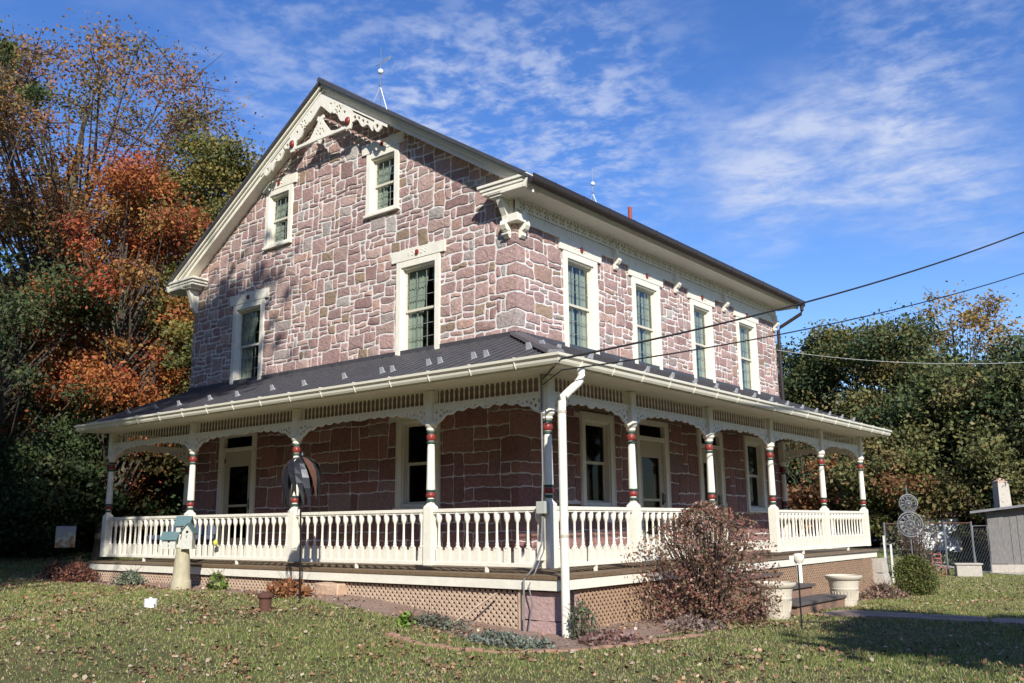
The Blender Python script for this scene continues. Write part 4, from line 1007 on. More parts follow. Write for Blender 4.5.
# left woods (trees stand 33-50 m off behind the lit strip of lawn)
def gpos(u, d):      # ground point in the picture column u at horizontal distance d
    p = at(u, 520, 1)-Vector((CX, CY, CZ)); p.z = 0; p = p.normalized()*d; return CX+p.x, CY+p.y
def th(u, v, d):     # height of a crown top that shows at v
    p = at(u, v, 1)-Vector((CX, CY, CZ)); hd = math.hypot(p.x, p.y); x, y = gpos(u, d); return CZ+p.z/hd*d-float(gz(x, y))
x, y = gpos(28, 34); tree('oak_tree', x, y, th(88, 42, 34), 4.8, BT, 'tall thin-leaved oak with brown-orange top and bare grey limbs at the left edge', n_leaf=64000, clumps=120, leaf=0.088, c0=0.42, lean=(0.9, 0.9, 0), trunk=0.36, spread=0.12, twigs=260, airy=1.0)
x, y = gpos(100, 30); tree('maple_tree', x, y, th(140, 150, 30), 2.5, OR, 'bright orange-red maple left of the house', n_leaf=62000, clumps=120, leaf=0.085, c0=0.16, trunk=0.20, spread=0.13, twigs=120, airy=1.2, lean=(0.4, 0.4, 0))
x, y = gpos(200, 30); tree('tulip_tree', x, y, th(206, 122, 30), 2.05, YG, 'tall yellow-green tree rising beside the left slope of the roof', n_leaf=62000, clumps=110, leaf=0.095, airy=1.1, c0=0.15, trunk=0.26, spread=0.16)
x, y = gpos(238, 27); tree('young_maple_tree', x, y, th(235, 225, 27), 2.0, YG[:2]+OG[:2], 'smaller yellow-leaved tree against the left eave of the house', n_leaf=26000, clumps=50, leaf=0.09, c0=0.12, trunk=0.14)
x, y = gpos(-12, 29); tree('hemlock_tree', x, y, th(5, 245, 29), 2.9, DG, 'dense dark green evergreen at the left edge below the oak', n_leaf=40000, clumps=70, leaf=0.09, c0=0.05, trunk=0.2)
x, y = gpos(-8, 26); tree('locust_tree', x, y, th(5, -5, 26), 1.7, OG[:2]+DG[:1], 'green-leaved branch tips reaching in at the upper left corner', n_leaf=6000, clumps=22, leaf=0.10, c0=0.80, trunk=0.16, lean=(-1.9, -1.8, 0))
x, y = gpos(150, 40); tree('beech_tree', x, y, th(150, 190, 40), 3.6, OG, 'olive green tree behind the orange maple', n_leaf=18000, clumps=44, leaf=0.17, c0=0.08)
x, y = gpos(60, 42); tree('beech_tree', x, y, th(60, 200, 42), 4.2, RB, 'rusty brown tree behind the maple and the oak', n_leaf=18000, clumps=44, leaf=0.18, c0=0.08)
k = 0
names = ['low dark green tree in the deep shade below the oak', 'low dark green tree in the shade left of the porch', 'low dark green tree in the shade directly behind the left porch end', 'low olive tree seen over the left end of the porch roof', 'dark tree in the wood edge at the left margin', 'low reddish understorey tree below the maple', 'dark understorey tree behind the garden flag']
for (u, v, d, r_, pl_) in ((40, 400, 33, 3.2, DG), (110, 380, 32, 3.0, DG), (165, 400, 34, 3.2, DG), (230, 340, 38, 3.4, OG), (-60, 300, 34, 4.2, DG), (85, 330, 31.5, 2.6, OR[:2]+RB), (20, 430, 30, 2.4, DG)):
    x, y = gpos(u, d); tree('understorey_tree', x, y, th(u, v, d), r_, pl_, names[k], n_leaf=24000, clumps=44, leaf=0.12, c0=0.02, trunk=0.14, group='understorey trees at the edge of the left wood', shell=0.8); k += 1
# one far wood on the left that reads as a mass
def wood(name, pts, h, r_, pal, n_leaf, leaf):
    P = []; Cc_ = []
    for (x, y) in pts:
        hh = h*random.uniform(0.8, 1.15); z = float(gz(x, y)); nl = n_leaf//len(pts)
        cs = np.stack([rng.normal(size=26)*r_*0.6+x, rng.normal(size=26)*r_*0.6+y, z+rng.uniform(0.05, 1, 26)*hh], 1); g = rng.integers(0, 26, nl)
        off = rng.normal(size=(nl, 3))*r_*0.30; P.append(cs[g]+off); pi = rng.integers(0, len(pal), 26); Cc_.append(pick(pal, nl, group=pi[g]))
    P = np.concatenate(P); V, F, Cc = leafcloud(P, leaf, np.concatenate(Cc_), flat=0.5)
    return tag(fastmesh(name, V, F, 'leaf', Cc), kind='stuff')
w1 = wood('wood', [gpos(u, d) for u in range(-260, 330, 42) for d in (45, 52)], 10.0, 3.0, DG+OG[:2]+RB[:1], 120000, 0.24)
tag(w1, 'dark mixed wood filling the gaps behind the left-hand trees', 'wood')
# right tree line
rt = [(778, 352, 45, 2.6, RB[:2]+OG, 'small rust-tinged tree just right of the upper downspout'), (806, 306, 47, 3.0, OG+DG[:2], 'rounded olive tree nearest the house in the right tree line'), (846, 312, 45, 2.8, OG[:2]+DG, 'green tree with gaps to the sky left of the tallest one'),
      (872, 296, 44, 2.8, OG+YG[:1], 'tall olive tree at the middle of the right tree line'), (925, 296, 43, 3.1, OG+DG[:2], 'tallest dark green tree of the right tree line'), (968, 322, 41, 2.9, DG+OG[:2], 'dense dark tree in front of the sparse yellow one'),
      (1015, 326, 40, 3.2, OG+DG[:1], 'broad olive tree above the grey shed'), (1075, 318, 40, 3.4, DG+OG[:2], 'dark tree at the right margin behind the shed')]
for (u, v, d, r_, pl_, lb) in rt:
    x, y = gpos(u, d); tree('hedgerow_tree', x, y, th(u, v+16, d), r_, pl_, lb, n_leaf=34000, clumps=40, leaf=0.13, airy=1.0, spread=0.19, c0=0.06, trunk=0.2, group='trees along the right-hand tree line', shell=0.65)
x, y = gpos(978, 56); tree('yellow_poplar_tree', x, y, th(978, 274, 56), 3.0, [(0.40, 0.24, 0.06), (0.30, 0.19, 0.06), (0.34, 0.25, 0.07)], 'sparse yellow-leaved tree rising behind the right tree line', n_leaf=8000, clumps=60, leaf=0.14, c0=0.35, trunk=0.24, twigs=220)
k = 0
nm = ['rusty low tree at the foot of the right tree line beside the porch', 'low green tree behind the wire wheels', 'low dark tree behind the white garage', 'orange-leaved low tree left of the tall pillar', 'low green tree behind the grey shed', 'low orange tree seen through the last porch bay', 'low green tree seen through the porch next to the eave wall']
for (u, v, d, r_, pl_) in ((880, 430, 39, 2.4, OG+RB[:1]), (915, 420, 44, 2.6, OG), (950, 440, 45, 2.6, DG), (975, 470, 43, 1.6, OR[2:]+OG[:1]), (1020, 420, 38, 2.8, OG), (845, 455, 40, 2.0, OR[2:]+RB), (808, 430, 42, 2.5, DG)):
    x, y = gpos(u, d); tree('low_tree', x, y, th(u, v, d), r_, pl_, nm[k], n_leaf=14000, clumps=36, leaf=0.12, c0=0.03, trunk=0.12, group='low trees along the foot of the right tree line', shell=0.8); k += 1
w2 = wood('wood', [gpos(u, d) for u in range(700, 1300, 40) for d in (52, 60)], 7.2, 3.0, DG+OG[:2], 110000, 0.22)
tag(w2, 'dark wood behind the right-hand tree line', 'wood')
def ringpts(d, a0, a1, n_): return [(CX+d*math.cos(R(a)), CY+d*math.sin(R(a))) for a in np.linspace(a0, a1, n_)]
w3 = wood('wood', ringpts(46, -175, 35, 44)+ringpts(52, -170, 30, 30), 15.5, 4.2, DG+OG[:2]+RB[:1], 80000, 0.75)  # added out of view to keep low sky light off the porch
tag(w3, 'unseen wood added behind the camera to screen low sky light from the porch', 'wood')
# trees outside the frame that throw the shade on the wall corner, the left lawn and the path
tree('shade_oak_tree', 1.6, -15.2, 19.9, 3.5, OG, 'broad olive oak standing behind the photographer', n_leaf=10500, clumps=44, leaf=0.24, c0=0.60, lean=(4.3, 0, 0), trunk=0.3, z0=-1.0)
for (x, y, h_, lb) in ((-5.5, -15.0, 17.5, 'green oak on the near left lawn outside the view'), (-13.5, -15.5, 18.5, 'green oak farther left on the lawn outside the view'), (-22, -15, 19, 'green oak farthest left on the lawn outside the view')):
    tree('shade_oak_tree', x, y, h_, 4.6, DG, lb, n_leaf=9500, clumps=44, leaf=0.30, c0=0.42, trunk=0.3, z0=-0.9)
tree('spruce_tree', 18.2, -8.0, 10.4, 2.6, DG, 'dark spruce right of the path outside the view', n_leaf=22000, clumps=44, leaf=0.24, c0=0.62, trunk=0.2, z0=-1.1, shell=0.8)

# ------------------------------------------------------------------ shrubs and small plants
def shrub(name, x, y, prof, pal, n_leaf, leaf, label, cat, stems=20, group=None, sparse_top=False, stemmat='twig', sx=1.0, sy=1.0, clumpy=0.0):
    """prof: list of (z, radius) from the ground up"""
    z0 = float(gz(x, y)); root = empty(name, (x, y, z0), 0, label, cat, group)
    zs = np.array([p[0] for p in prof]); rs = np.array([p[1] for p in prof])
    h = zs[-1]; z = rng.uniform(0.01, 1, n_leaf)**1.15*h; R_ = np.interp(z, zs, rs); a = rng.uniform(0, 2*math.pi, n_leaf); rr = R_*np.sqrt(rng.uniform(0.08, 1, n_leaf))
    rr *= 1+0.16*np.sin(a*3+z*4)+0.10*np.sin(a*7+z*9)
    P = np.stack([np.cos(a)*rr*sx, np.sin(a)*rr*sy, z+rng.normal(size=n_leaf)*0.02], 1)
    if clumpy > 0:
        f = np.sin(P[:, 0]*11+1)*np.sin(P[:, 1]*10+2)*np.sin(P[:, 2]*12+0.5)+rng.normal(size=n_leaf)*0.25; P = P[f > -clumpy]
    V, F, Cc = leafcloud(P, leaf, pick(pal, len(P)), flat=0.3); fastmesh('foliage', V, F, 'leaf', Cc, root)
    mb = MB()
    for i in range(stems):
        a = random.uniform(0, 6.28); zz = random.uniform(0.55, 1.0)*h; r1 = float(np.interp(zz, zs, rs))*random.uniform(0.2, 0.98)
        e = Vector((math.cos(a)*r1*sx, math.sin(a)*r1*sy, zz)); b = Vector((math.cos(a)*0.08, math.sin(a)*0.08, -0.03)); m_ = b.lerp(e, 0.5)+Vector((random.uniform(-.05, .05), random.uniform(-.05, .05), 0.06*h))
        mb.tube([b, b.lerp(m_, 0.5), m_, m_.lerp(e, 0.6), e], [0.010, 0.009, 0.007, 0.005, 0.003], 4, cap=False)
        for q in range(3):
            s_ = m_.lerp(e, random.uniform(0, 0.8)); mb.tube([s_, s_+Vector((random.uniform(-.2, .2), random.uniform(-.2, .2), random.uniform(0.02, 0.25)))], [0.004, 0.002], 3, cap=False)
    mb.build('stems', M[stemmat], root); return root
BR = [(0.26, 0.10, 0.075), (0.31, 0.16, 0.11), (0.20, 0.12, 0.08), (0.38, 0.25, 0.20), (0.17, 0.15, 0.08)]
shrub('barberry_bush', 3.28, 0.06, [(0, 0.66), (0.15, 0.84), (0.45, 0.94), (0.75, 0.98), (1.0, 0.92), (1.2, 0.78), (1.4, 0.55), (1.52, 0.32), (1.60, 0.10)], BR, 19000, 0.036, 'large straggly red-brown bush against the porch left of the steps', 'bush', stems=170, clumpy=0.05)
shrub('boxwood_shrub', 3.50, 9.0, [(0, 0.22), (0.1, 0.36), (0.3, 0.44), (0.5, 0.42), (0.68, 0.30), (0.80, 0.08)], [(0.11, 0.135, 0.035), (0.16, 0.18, 0.05), (0.08, 0.10, 0.03), (0.20, 0.20, 0.06)], 9000, 0.034, 'clipped round yellow-green shrub on the lawn right of the steps', 'shrub', stems=14)
shrub('rue_plant', 2.92, -2.50, [(0, 0.10), (0.12, 0.18), (0.28, 0.15), (0.40, 0.06)], [(0.13, 0.18, 0.10), (0.19, 0.24, 0.15), (0.10, 0.13, 0.07)], 420, 0.036, 'blue-green leafy plant at the foot of the front downspout', 'plant', stems=16)
shrub('lavender_plant', 2.4, -3.35, [(0, 0.55), (0.03, 0.6), (0.07, 0.5), (0.10, 0.1)], [(0.20, 0.24, 0.19), (0.26, 0.29, 0.23), (0.15, 0.17, 0.12)], 2000, 0.035, 'flat mat of grey-green leaves beside the brick edging', 'plant', stems=4, sx=1.15, sy=0.4)
shrub('lavender_plant', 1.1, -3.15, [(0, 0.5), (0.04, 0.5), (0.08, 0.4), (0.12, 0.1)], [(0.18, 0.21, 0.15), (0.22, 0.23, 0.17), (0.14, 0.15, 0.10)], 900, 0.035, 'low grey-green clump halfway along the front lattice', 'plant', stems=4, sx=1.2, sy=0.45)
shrub('hosta_plant', 0.95, -3.45, [(0, 0.08), (0.06, 0.13), (0.12, 0.09), (0.16, 0.03)], [(0.14, 0.24, 0.04), (0.20, 0.30, 0.06)], 110, 0.06, 'small bright green plant in the bed near the edging', 'plant', stems=4)
shrub('hosta_plant', -4.15, -2.75, [(0, 0.12), (0.10, 0.20), (0.20, 0.15), (0.27, 0.04)], [(0.13, 0.22, 0.04), (0.18, 0.26, 0.06), (0.10, 0.15, 0.04)], 220, 0.06, 'light green leafy plant right of the birdhouse pedestal', 'plant', stems=8)
shrub('sage_plant', -6.9, -2.75, [(0, 0.2), (0.08, 0.28), (0.16, 0.2), (0.24, 0.05)], [(0.20, 0.24, 0.17), (0.14, 0.18, 0.11), (0.25, 0.27, 0.20)], 800, 0.045, 'silvery green plant between the flag and the birdhouses', 'plant', stems=12)
shrub('dry_perennial_plant', -8.9, -2.75, [(0, 0.34), (0.10, 0.42), (0.22, 0.32), (0.36, 0.1)], [(0.20, 0.07, 0.05), (0.14, 0.07, 0.05), (0.26, 0.13, 0.09)], 1500, 0.045, 'reddish brown withered clump in front of the left end of the porch', 'plant', stems=30)
shrub('dry_perennial_plant', -10.3, -2.5, [(0, 0.3), (0.10, 0.38), (0.2, 0.26), (0.32, 0.1)], [(0.12, 0.06, 0.045), (0.22, 0.12, 0.09)], 1100, 0.045, 'brown withered clump beside the garden flag', 'plant', stems=30)
shrub('dry_perennial_plant', 3.15, 7.9, [(0, 0.45), (0.08, 0.5), (0.16, 0.35), (0.26, 0.1)], [(0.30, 0.20, 0.14), (0.36, 0.25, 0.18), (0.20, 0.15, 0.10)], 1500, 0.045, 'withered pinkish brown plants left of the clipped round shrub', 'plant', stems=40)
shrub('dry_perennial_plant', -2.1, -2.9, [(0, 0.28), (0.07, 0.36), (0.15, 0.28), (0.22, 0.08)], [(0.30, 0.13, 0.06), (0.38, 0.18, 0.08), (0.22, 0.10, 0.05)], 700, 0.06, 'rust orange withered clump behind the rusty short pipe', 'plant', stems=14)
shrub('stonecrop_plant', 3.55, -0.95, [(0, 0.36), (0.04, 0.40), (0.09, 0.3), (0.13, 0.06)], [(0.36, 0.26, 0.22), (0.20, 0.15, 0.12), (0.36, 0.28, 0.24)], 900, 0.04, 'low pinkish stonecrop mat left of the near planter', 'plant', stems=6)
shrub('stonecrop_plant', 3.3, -2.55, [(0, 0.34), (0.03, 0.36), (0.07, 0.28), (0.10, 0.06)], [(0.30, 0.17, 0.14), (0.20, 0.11, 0.09), (0.32, 0.23, 0.20)], 800, 0.04, 'low pinkish mat by the edging in front of the downspout', 'plant', stems=6)
# climbing/grey weeds behind the porch end
shrub('wild_rose_bush', 2.15, 14.2, [(0, 0.4), (0.6, 0.7), (1.2, 0.75), (1.5, 0.5), (1.7, 0.1)], [(0.26, 0.26, 0.19), (0.32, 0.30, 0.22), (0.18, 0.16, 0.11)], 1300, 0.05, 'grey-green thicket of thin stems behind the porch end', 'bush', stems=110, clumpy=0.0)

# ------------------------------------------------------------------ grass and fallen leaves
def visible(x, y, z, mg=25):
    d = np.stack([x-CX, y-CY, z-CZ], 1); F_ = np.array(fw); R_ = np.array(cr); U_ = np.array(cu); w_ = d@F_
    u = 512+FPX*(d@R_)/np.maximum(w_, 0.1); v = 341.5-FPX*(d@U_)/np.maximum(w_, 0.1)
    return (w_ > 1) & (u > -mg) & (u < 1024+mg) & (v < 683+mg) & (v > 0), w_
def path_m(x, y): return (x > 3.9) & (x < 16) & (y > 2.02+0.04*(x-4)) & (y < 3.22+0.04*(x-4))
def scatter(n_, dmax):
    a = YAW+math.pi/2+rng.uniform(-0.60, 0.60, n_); r_ = 4.0+(dmax-4.0)*rng.uniform(0, 1, n_)**0.85
    x = CX+np.cos(a)*r_; y = CY+np.sin(a)*r_; z = gz(x, y); ok, w_ = visible(x, y, z); return x[ok], y[ok], z[ok], r_[ok]
x, y, z, r_ = scatter(760000, 34)
keep = (bedmask(x, y) < 0.5+0.25*np.sin(x*3)*np.sin(y*4)) & (bed_d(x, y) > 0.15) & ~path_m(x, y) & (x > -24)
pat = 0.45+0.45*np.sin(x*0.9+1.2*np.sin(y*0.7))*np.sin(y*1.1+0.6)+0.25*np.sin(x*2.7+y*1.9)*np.sin(y*3.1-x)
keep &= rng.uniform(size=len(x)) < (0.45+0.55*np.clip(pat, 0, 1))
x, y, z, r_, pat = x[keep], y[keep], z[keep], r_[keep], pat[keep]; n_ = len(x)
hgt = rng.uniform(0.010, 0.030, n_)*(0.8+0.5*np.clip(pat, 0, 1))*(1+0.02*r_); wd = 0.0030*(1+0.12*r_)
a = rng.uniform(0, 2*math.pi, n_); lean = rng.uniform(0.1, 0.9, n_)*hgt; b = rng.uniform(0, 2*math.pi, n_)
P0 = np.stack([x+np.cos(a)*wd, y+np.sin(a)*wd, z-0.004], 1); P1 = np.stack([x-np.cos(a)*wd, y-np.sin(a)*wd, z-0.004], 1); P2 = np.stack([x+np.cos(b)*lean, y+np.sin(b)*lean, z+hgt], 1)
V = np.stack([P0, P1, P2], 1).reshape(-1, 3); F = np.arange(3*n_).reshape(-1, 3)
gp_ = np.array([(0.17, 0.215, 0.058), (0.245, 0.275, 0.088), (0.35, 0.32, 0.14), (0.47, 0.39, 0.22)])
pr_ = np.clip(pat, 0, 1)[:, None]*np.array([0.5, 0.35, 0.12, 0.03])+(1-np.clip(pat, 0, 1))[:, None]*np.array([0.2, 0.28, 0.30, 0.22]); cs_ = pr_.cumsum(1)
ix = (rng.uniform(size=(n_, 1)) > cs_/cs_[:, -1:]).sum(1); col = gp_[np.minimum(ix, 3)]*rng.uniform(0.75, 1.25, (n_, 1))
tag(fastmesh('grass', V, F, 'grass', np.repeat(col, 3, 0)), 'short patchy lawn grass in front of the porch', 'grass', kind='stuff')
def litter(n_, dmax, dens, size, pal, name, label, lift=0.017):
    x, y, z, r_ = scatter(n_, dmax); k_ = rng.uniform(size=len(x)) < dens(x, y); x, y, z, r_ = x[k_], y[k_], z[k_], r_[k_]; n_ = len(x)
    P = np.stack([x, y, z+rng.uniform(0.3, 2.4, n_)*lift], 1); nrm = rng.normal(size=(n_, 3))*0.42+np.array([0, 0, 1]); nrm /= np.linalg.norm(nrm, axis=1)[:, None]
    t = rng.normal(size=(n_, 3)); t -= (t*nrm).sum(1)[:, None]*nrm; t /= np.linalg.norm(t, axis=1)[:, None]; b = np.cross(nrm, t); s_ = size*rng.uniform(0.5, 1.3, n_)[:, None]
    up = nrm*s_*rng.uniform(0.05, 0.5, (n_, 1))
    V = np.stack([P-t*s_, P-t*s_*0.2+b*s_*0.75+up, P+t*s_*0.3+b*s_*0.5, P+t*s_*1.05+up*0.6, P+t*s_*0.25-b*s_*0.55, P-t*s_*0.25-b*s_*0.7+up], 1).reshape(-1, 3)
    F = np.arange(6*n_).reshape(-1, 6); col = pick(pal, n_, 0.3)
    return tag(fastmesh(name, V, F, 'litter', np.repeat(col, 6, 0)), label, 'leaves', kind='stuff')
def clus(x, y, f=1.0):
    q = np.sin(x*1.7*f+np.sin(y*2.3))*np.sin(y*1.9*f+1)*0.5+0.5*np.sin(x*4.1+1.7*np.sin(y*3.1))*np.sin(y*3.7+x)+0.4*np.sin(x*9.3+y*4)*np.sin(y*8.1-x*3)
    return np.clip(0.10+1.1*np.clip(q, 0, 1)**1.3, 0.03, 1)
TAN = [(0.30, 0.17, 0.09), (0.22, 0.12, 0.065), (0.38, 0.25, 0.15), (0.17, 0.10, 0.06), (0.34, 0.19, 0.10), (0.46, 0.37, 0.27)]
lawn_l = litter(150000, 26, lambda x, y: np.where((bed_d(x, y) > 0.3) & ~path_m(x, y), clus(x, y)*np.clip(0.8-0.05*(x+2), 0.16, 1.0), 0), 0.026, TAN, 'fallen_leaves', 'tan and brown autumn leaves scattered over the lawn')
litter(26000, 22, lambda x, y: np.where((bed_d(x, y) < 1.25) & (bed_d(x, y) > 0.06), np.clip(clus(x, y, 1.5)*0.9+0.15*(x < 0), 0, 1), 0), 0.024, [(0.34, 0.20, 0.14), (0.25, 0.14, 0.10), (0.40, 0.27, 0.20), (0.18, 0.11, 0.08), (0.46, 0.36, 0.28)], 'leaf_litter', 'brown leaf litter and mulch in the bed along the porch')

# ------------------------------------------------------------------ path, edging, far pavement
pm = MB(); x = 3.95; k = 0
while x < 15.5:
    y0 = 2.05+0.04*(x-4); wseg = random.uniform(0.5, 0.8)
    for (ya, yb) in ((y0, y0+0.55), (y0+0.57, y0+1.12)):
        xo = random.uniform(-0.06, 0.06); j = lambda: random.uniform(-0.03, 0.03)
        c = [(x+xo+j(), ya+j()*0.5), (x+wseg+xo+j(), ya+j()*0.5), (x+wseg+xo+j(), yb+j()*0.5), (x+xo+j(), yb+j()*0.5)]
        zt_ = 0.022+random.uniform(-0.005, 0.008); pm.hexa([(p[0], p[1], float(gz(*p))-0.05) for p in c]+[(p[0], p[1], float(gz(*p))+zt_) for p in c])
    x += wseg+0.025
tag(pm.build('path', M['slab'], None, bevel=0.006), kind='structure')
eg = [(1.2, -4.0), (1.7, -4.08), (2.2, -4.0), (2.8, -3.75), (3.3, -3.3), (3.6, -2.7), (3.8, -2.0), (3.95, -1.2)]
er = empty('brick_edging', (2.0, -4.0, 0), 0, 'curved line of half-buried pinkish bricks along the front of the bed', 'edging')
er.location = (0, 0, 0); pts = []
for i in range(len(eg)-1):
    for t in np.linspace(0, 1, 5, endpoint=False): pts.append((eg[i][0]+(eg[i+1][0]-eg[i][0])*t, eg[i][1]+(eg[i+1][1]-eg[i][1])*t))
mb = MB(); M['edgebrick'] = mat('pinkish_edging_brick', (0.34, 0.20, 0.14), 0.9, 0.25, 8, 0.5, 30)
for i in range(len(pts)-1):
    p, q = Vector(pts[i]), Vector(pts[i+1]); d = (q-p).normalized(); nn_ = Vector((-d.y, d.x))*0.045; q = q-d*0.012; z = float(gz(p.x, p.y)); zt_ = z+random.uniform(0.012, 0.03)
    mb.hexa([(p.x-nn_.x, p.y-nn_.y, z-0.05), (q.x-nn_.x, q.y-nn_.y, z-0.05), (q.x+nn_.x, q.y+nn_.y, z-0.05), (p.x+nn_.x, p.y+nn_.y, z-0.05), (p.x-nn_.x, p.y-nn_.y, zt_), (q.x-nn_.x, q.y-nn_.y, zt_), (q.x+nn_.x, q.y+nn_.y, zt_), (p.x+nn_.x, p.y+nn_.y, zt_)])
mb.build('bricks', M['edgebrick'], er, bevel=0.005)
rd = MB(); 
for i in range(24):
    a, b = -6+i*1.4, -6+(i+1)*1.4; f = lambda q: 21.2-0.62*q
    rd.quad([(a, f(a)-0.5, float(gz(a, f(a)-0.5))+0.015), (b, f(b)-0.5, float(gz(b, f(b)-0.5))+0.015), (b, f(b)+0.5, float(gz(b, f(b)+0.5))+0.015), (a, f(a)+0.5, float(gz(a, f(a)+0.5))+0.015)])
tag(rd.build('garden_path', M['concrete'], None), kind='structure')
dv_ = MB(); X0 = [-14, -8, -2, 4, 10]
for i in range(4):
    for jj in range(3):
        a, b = X0[i], X0[i+1]; y0, y1 = 24.6+jj*3, 27.6+jj*3
        dv_.quad([(a, y0, float(gz(a, y0))+0.02), (b, y0, float(gz(b, y0))+0.02), (b, y1, float(gz(b, y1))+0.02), (a, y1, float(gz(a, y1))+0.02)])
tag(dv_.build('driveway', M['asphalt'], None), kind='structure')

# ------------------------------------------------------------------ yard things
def G(x, y): return float(gz(x, y))
# birdhouses on a log pedestal
x, y = -4.95, -2.92; z = G(x, y)
bh = empty('birdhouse', (x, y, z), 0.70, 'cluster of three pale wooden birdhouses with teal roofs on a flared log pedestal', 'birdhouse')
p = MB(); p.lathe([(0.175, -0.1), (0.17, 0.05), (0.16, 0.15), (0.145, 0.17), (0.14, 0.28), (0.13, 0.45), (0.105, 0.64), (0.10, 0.68)], 0, 0, 16); p.build('pedestal', M['postwood'], bh, smooth=True)
def bird_box(cx, cy, z0, w, d, h, rh, ridge_x, hole):
    b = MB(); 
    if ridge_x: prof = [(cy-d/2, z0), (cy+d/2, z0), (cy+d/2, z0+h), (cy, z0+h+rh), (cy-d/2, z0+h)]; b.prism(prof, cx-w/2, cx+w/2, 'x')
    else: prof = [(cx-w/2, z0), (cx+w/2, z0), (cx+w/2, z0+h), (cx, z0+h+rh), (cx-w/2, z0+h)]; b.prism(prof, cy-d/2, cy+d/2, 'y')
    b.box(cx-w/2-0.006, cx+w/2+0.006, cy-d/2-0.006, cy+d/2+0.006, z0-0.012, z0+0.012)
    o = b.build('box', M['paleboard'], bh, bevel=0.004)
    r_ = MB(); e = 0.035; t = 0.018
    for sg in (-1, 1):
        if ridge_x:
            yo = cy+sg*(d/2+e); zo = z0+h-rh*e/(d/2)
            r_.hexa([(cx-w/2-e, cy, z0+h+rh+0.002), (cx+w/2+e, cy, z0+h+rh+0.002), (cx+w/2+e, yo, zo+0.002), (cx-w/2-e, yo, zo+0.002), (cx-w/2-e, cy, z0+h+rh+t), (cx+w/2+e, cy, z0+h+rh+t), (cx+w/2+e, yo, zo+t), (cx-w/2-e, yo, zo+t)])
        else:
            xo = cx+sg*(w/2+e); zo = z0+h-rh*e/(w/2)
            r_.hexa([(cx, cy-d/2-e, z0+h+rh+0.002), (xo, cy-d/2-e, zo+0.002), (xo, cy+d/2+e, zo+0.002), (cx, cy+d/2+e, z0+h+rh+0.002), (cx, cy-d/2-e, z0+h+rh+t), (xo, cy-d/2-e, zo+t), (xo, cy+d/2+e, zo+t), (cx, cy+d/2+e, z0+h+rh+t)])
    r_.build('roof', M['teal'], o)
    hl = MB(); hx, hy, hz = hole
    k = 12; a_ = hl.av([(hx+0.022*math.cos(2*math.pi*i/k), hy, hz+0.022*math.sin(2*math.pi*i/k)) for i in range(k)]); b_ = hl.av([(hx+0.022*math.cos(2*math.pi*i/k), hy+0.012, hz+0.022*math.sin(2*math.pi*i/k)) for i in range(k)])
    hl.f.append(tuple(a_+i for i in range(k))[::-1]); hl.f.append(tuple(b_+i for i in range(k)))
    for i in range(k): hl.f.append((a_+i, a_+(i+1) % k, b_+(i+1) % k, b_+i))
    hl.build('entrance_hole', M['dark'], o)
    pg = MB(); pg.tube([(hx, hy+0.01, hz-0.06), (hx, hy-0.05, hz-0.06)], 0.006, 6); pg.build('perch', M['paleboard'], o)
bird_box(-0.02, 0.05, 0.70, 0.20, 0.22, 0.38, 0.12, True, (-0.02, -0.068, 1.0))
bird_box(0.11, -0.085, 0.68, 0.18, 0.18, 0.28, 0.12, False, (0.11, -0.183, 0.95))
bird_box(-0.20, -0.05, 0.68, 0.22, 0.17, 0.17, 0.09, True, (-0.20, -0.143, 0.80))
# garden flag
x, y = -12.3, -1.4; z = G(x, y)
fl_ = empty('garden_flag', (x, y, z), 0.95, 'small square garden flag with orange and cream print on a thin black stand', 'flag')
f_ = MB(); f_.tube([(-0.26, 0, 0), (-0.26, 0, 1.10), (0.22, 0, 1.10)], 0.010, 6); f_.build('stand', M['iron'], fl_)
fm = bpy.data.materials.new('printed_flag'); fm.use_nodes = True; n = fm.node_tree.nodes; l = fm.node_tree.links
tc = n.new('ShaderNodeTexCoord'); no = n.new('ShaderNodeTexNoise'); no.inputs['Scale'].default_value = 5.5; no.inputs['Detail'].default_value = 3; l.new(tc.outputs['Object'], no.inputs['Vector'])
sx_ = n.new('ShaderNodeSeparateXYZ'); l.new(tc.outputs['Object'], sx_.inputs[0]); ma = n.new('ShaderNodeMath'); ma.operation = 'MULTIPLY_ADD'; l.new(sx_.outputs['Z'], ma.inputs[0]); ma.inputs[1].default_value = 1.3; ma.inputs[2].default_value = -1.05
mb_ = n.new('ShaderNodeMath'); mb_.operation = 'MULTIPLY_ADD'; l.new(no.outputs['Fac'], mb_.inputs[0]); mb_.inputs[1].default_value = 1.4; l.new(ma.outputs[0], mb_.inputs[2])
rp = n.new('ShaderNodeValToRGB'); l.new(mb_.outputs[0], rp.inputs[0]); e = rp.color_ramp.elements; e[0].position = 0.35; e[0].color = (0.35, 0.13, 0.04, 1); e[1].position = 1.0; e[1].color = (0.45, 0.40, 0.42, 1)
q = e.new(0.55); q.color = (0.62, 0.36, 0.16, 1); q = e.new(0.70); q.color = (0.75, 0.68, 0.50, 1); q = e.new(0.82); q.color = (0.50, 0.45, 0.28, 1)
l.new(rp.outputs[0], n['Principled BSDF'].inputs['Base Color']); n['Principled BSDF'].inputs['Roughness'].default_value = 0.8
f_ = MB()
for i in range(6):
    a, b = -0.22+i*0.072, -0.22+(i+1)*0.072; o = lambda q: 0.012*math.sin(q*17); f_.hexa([(a, o(a), 0.60), (b, o(b), 0.60), (b, o(b)+0.003, 0.60), (a, o(a)+0.003, 0.60), (a, o(a), 1.085), (b, o(b), 1.085), (b, o(b)+0.003, 1.085), (a, o(a)+0.003, 1.085)])
f_.build('cloth', fm, fl_, smooth=False)
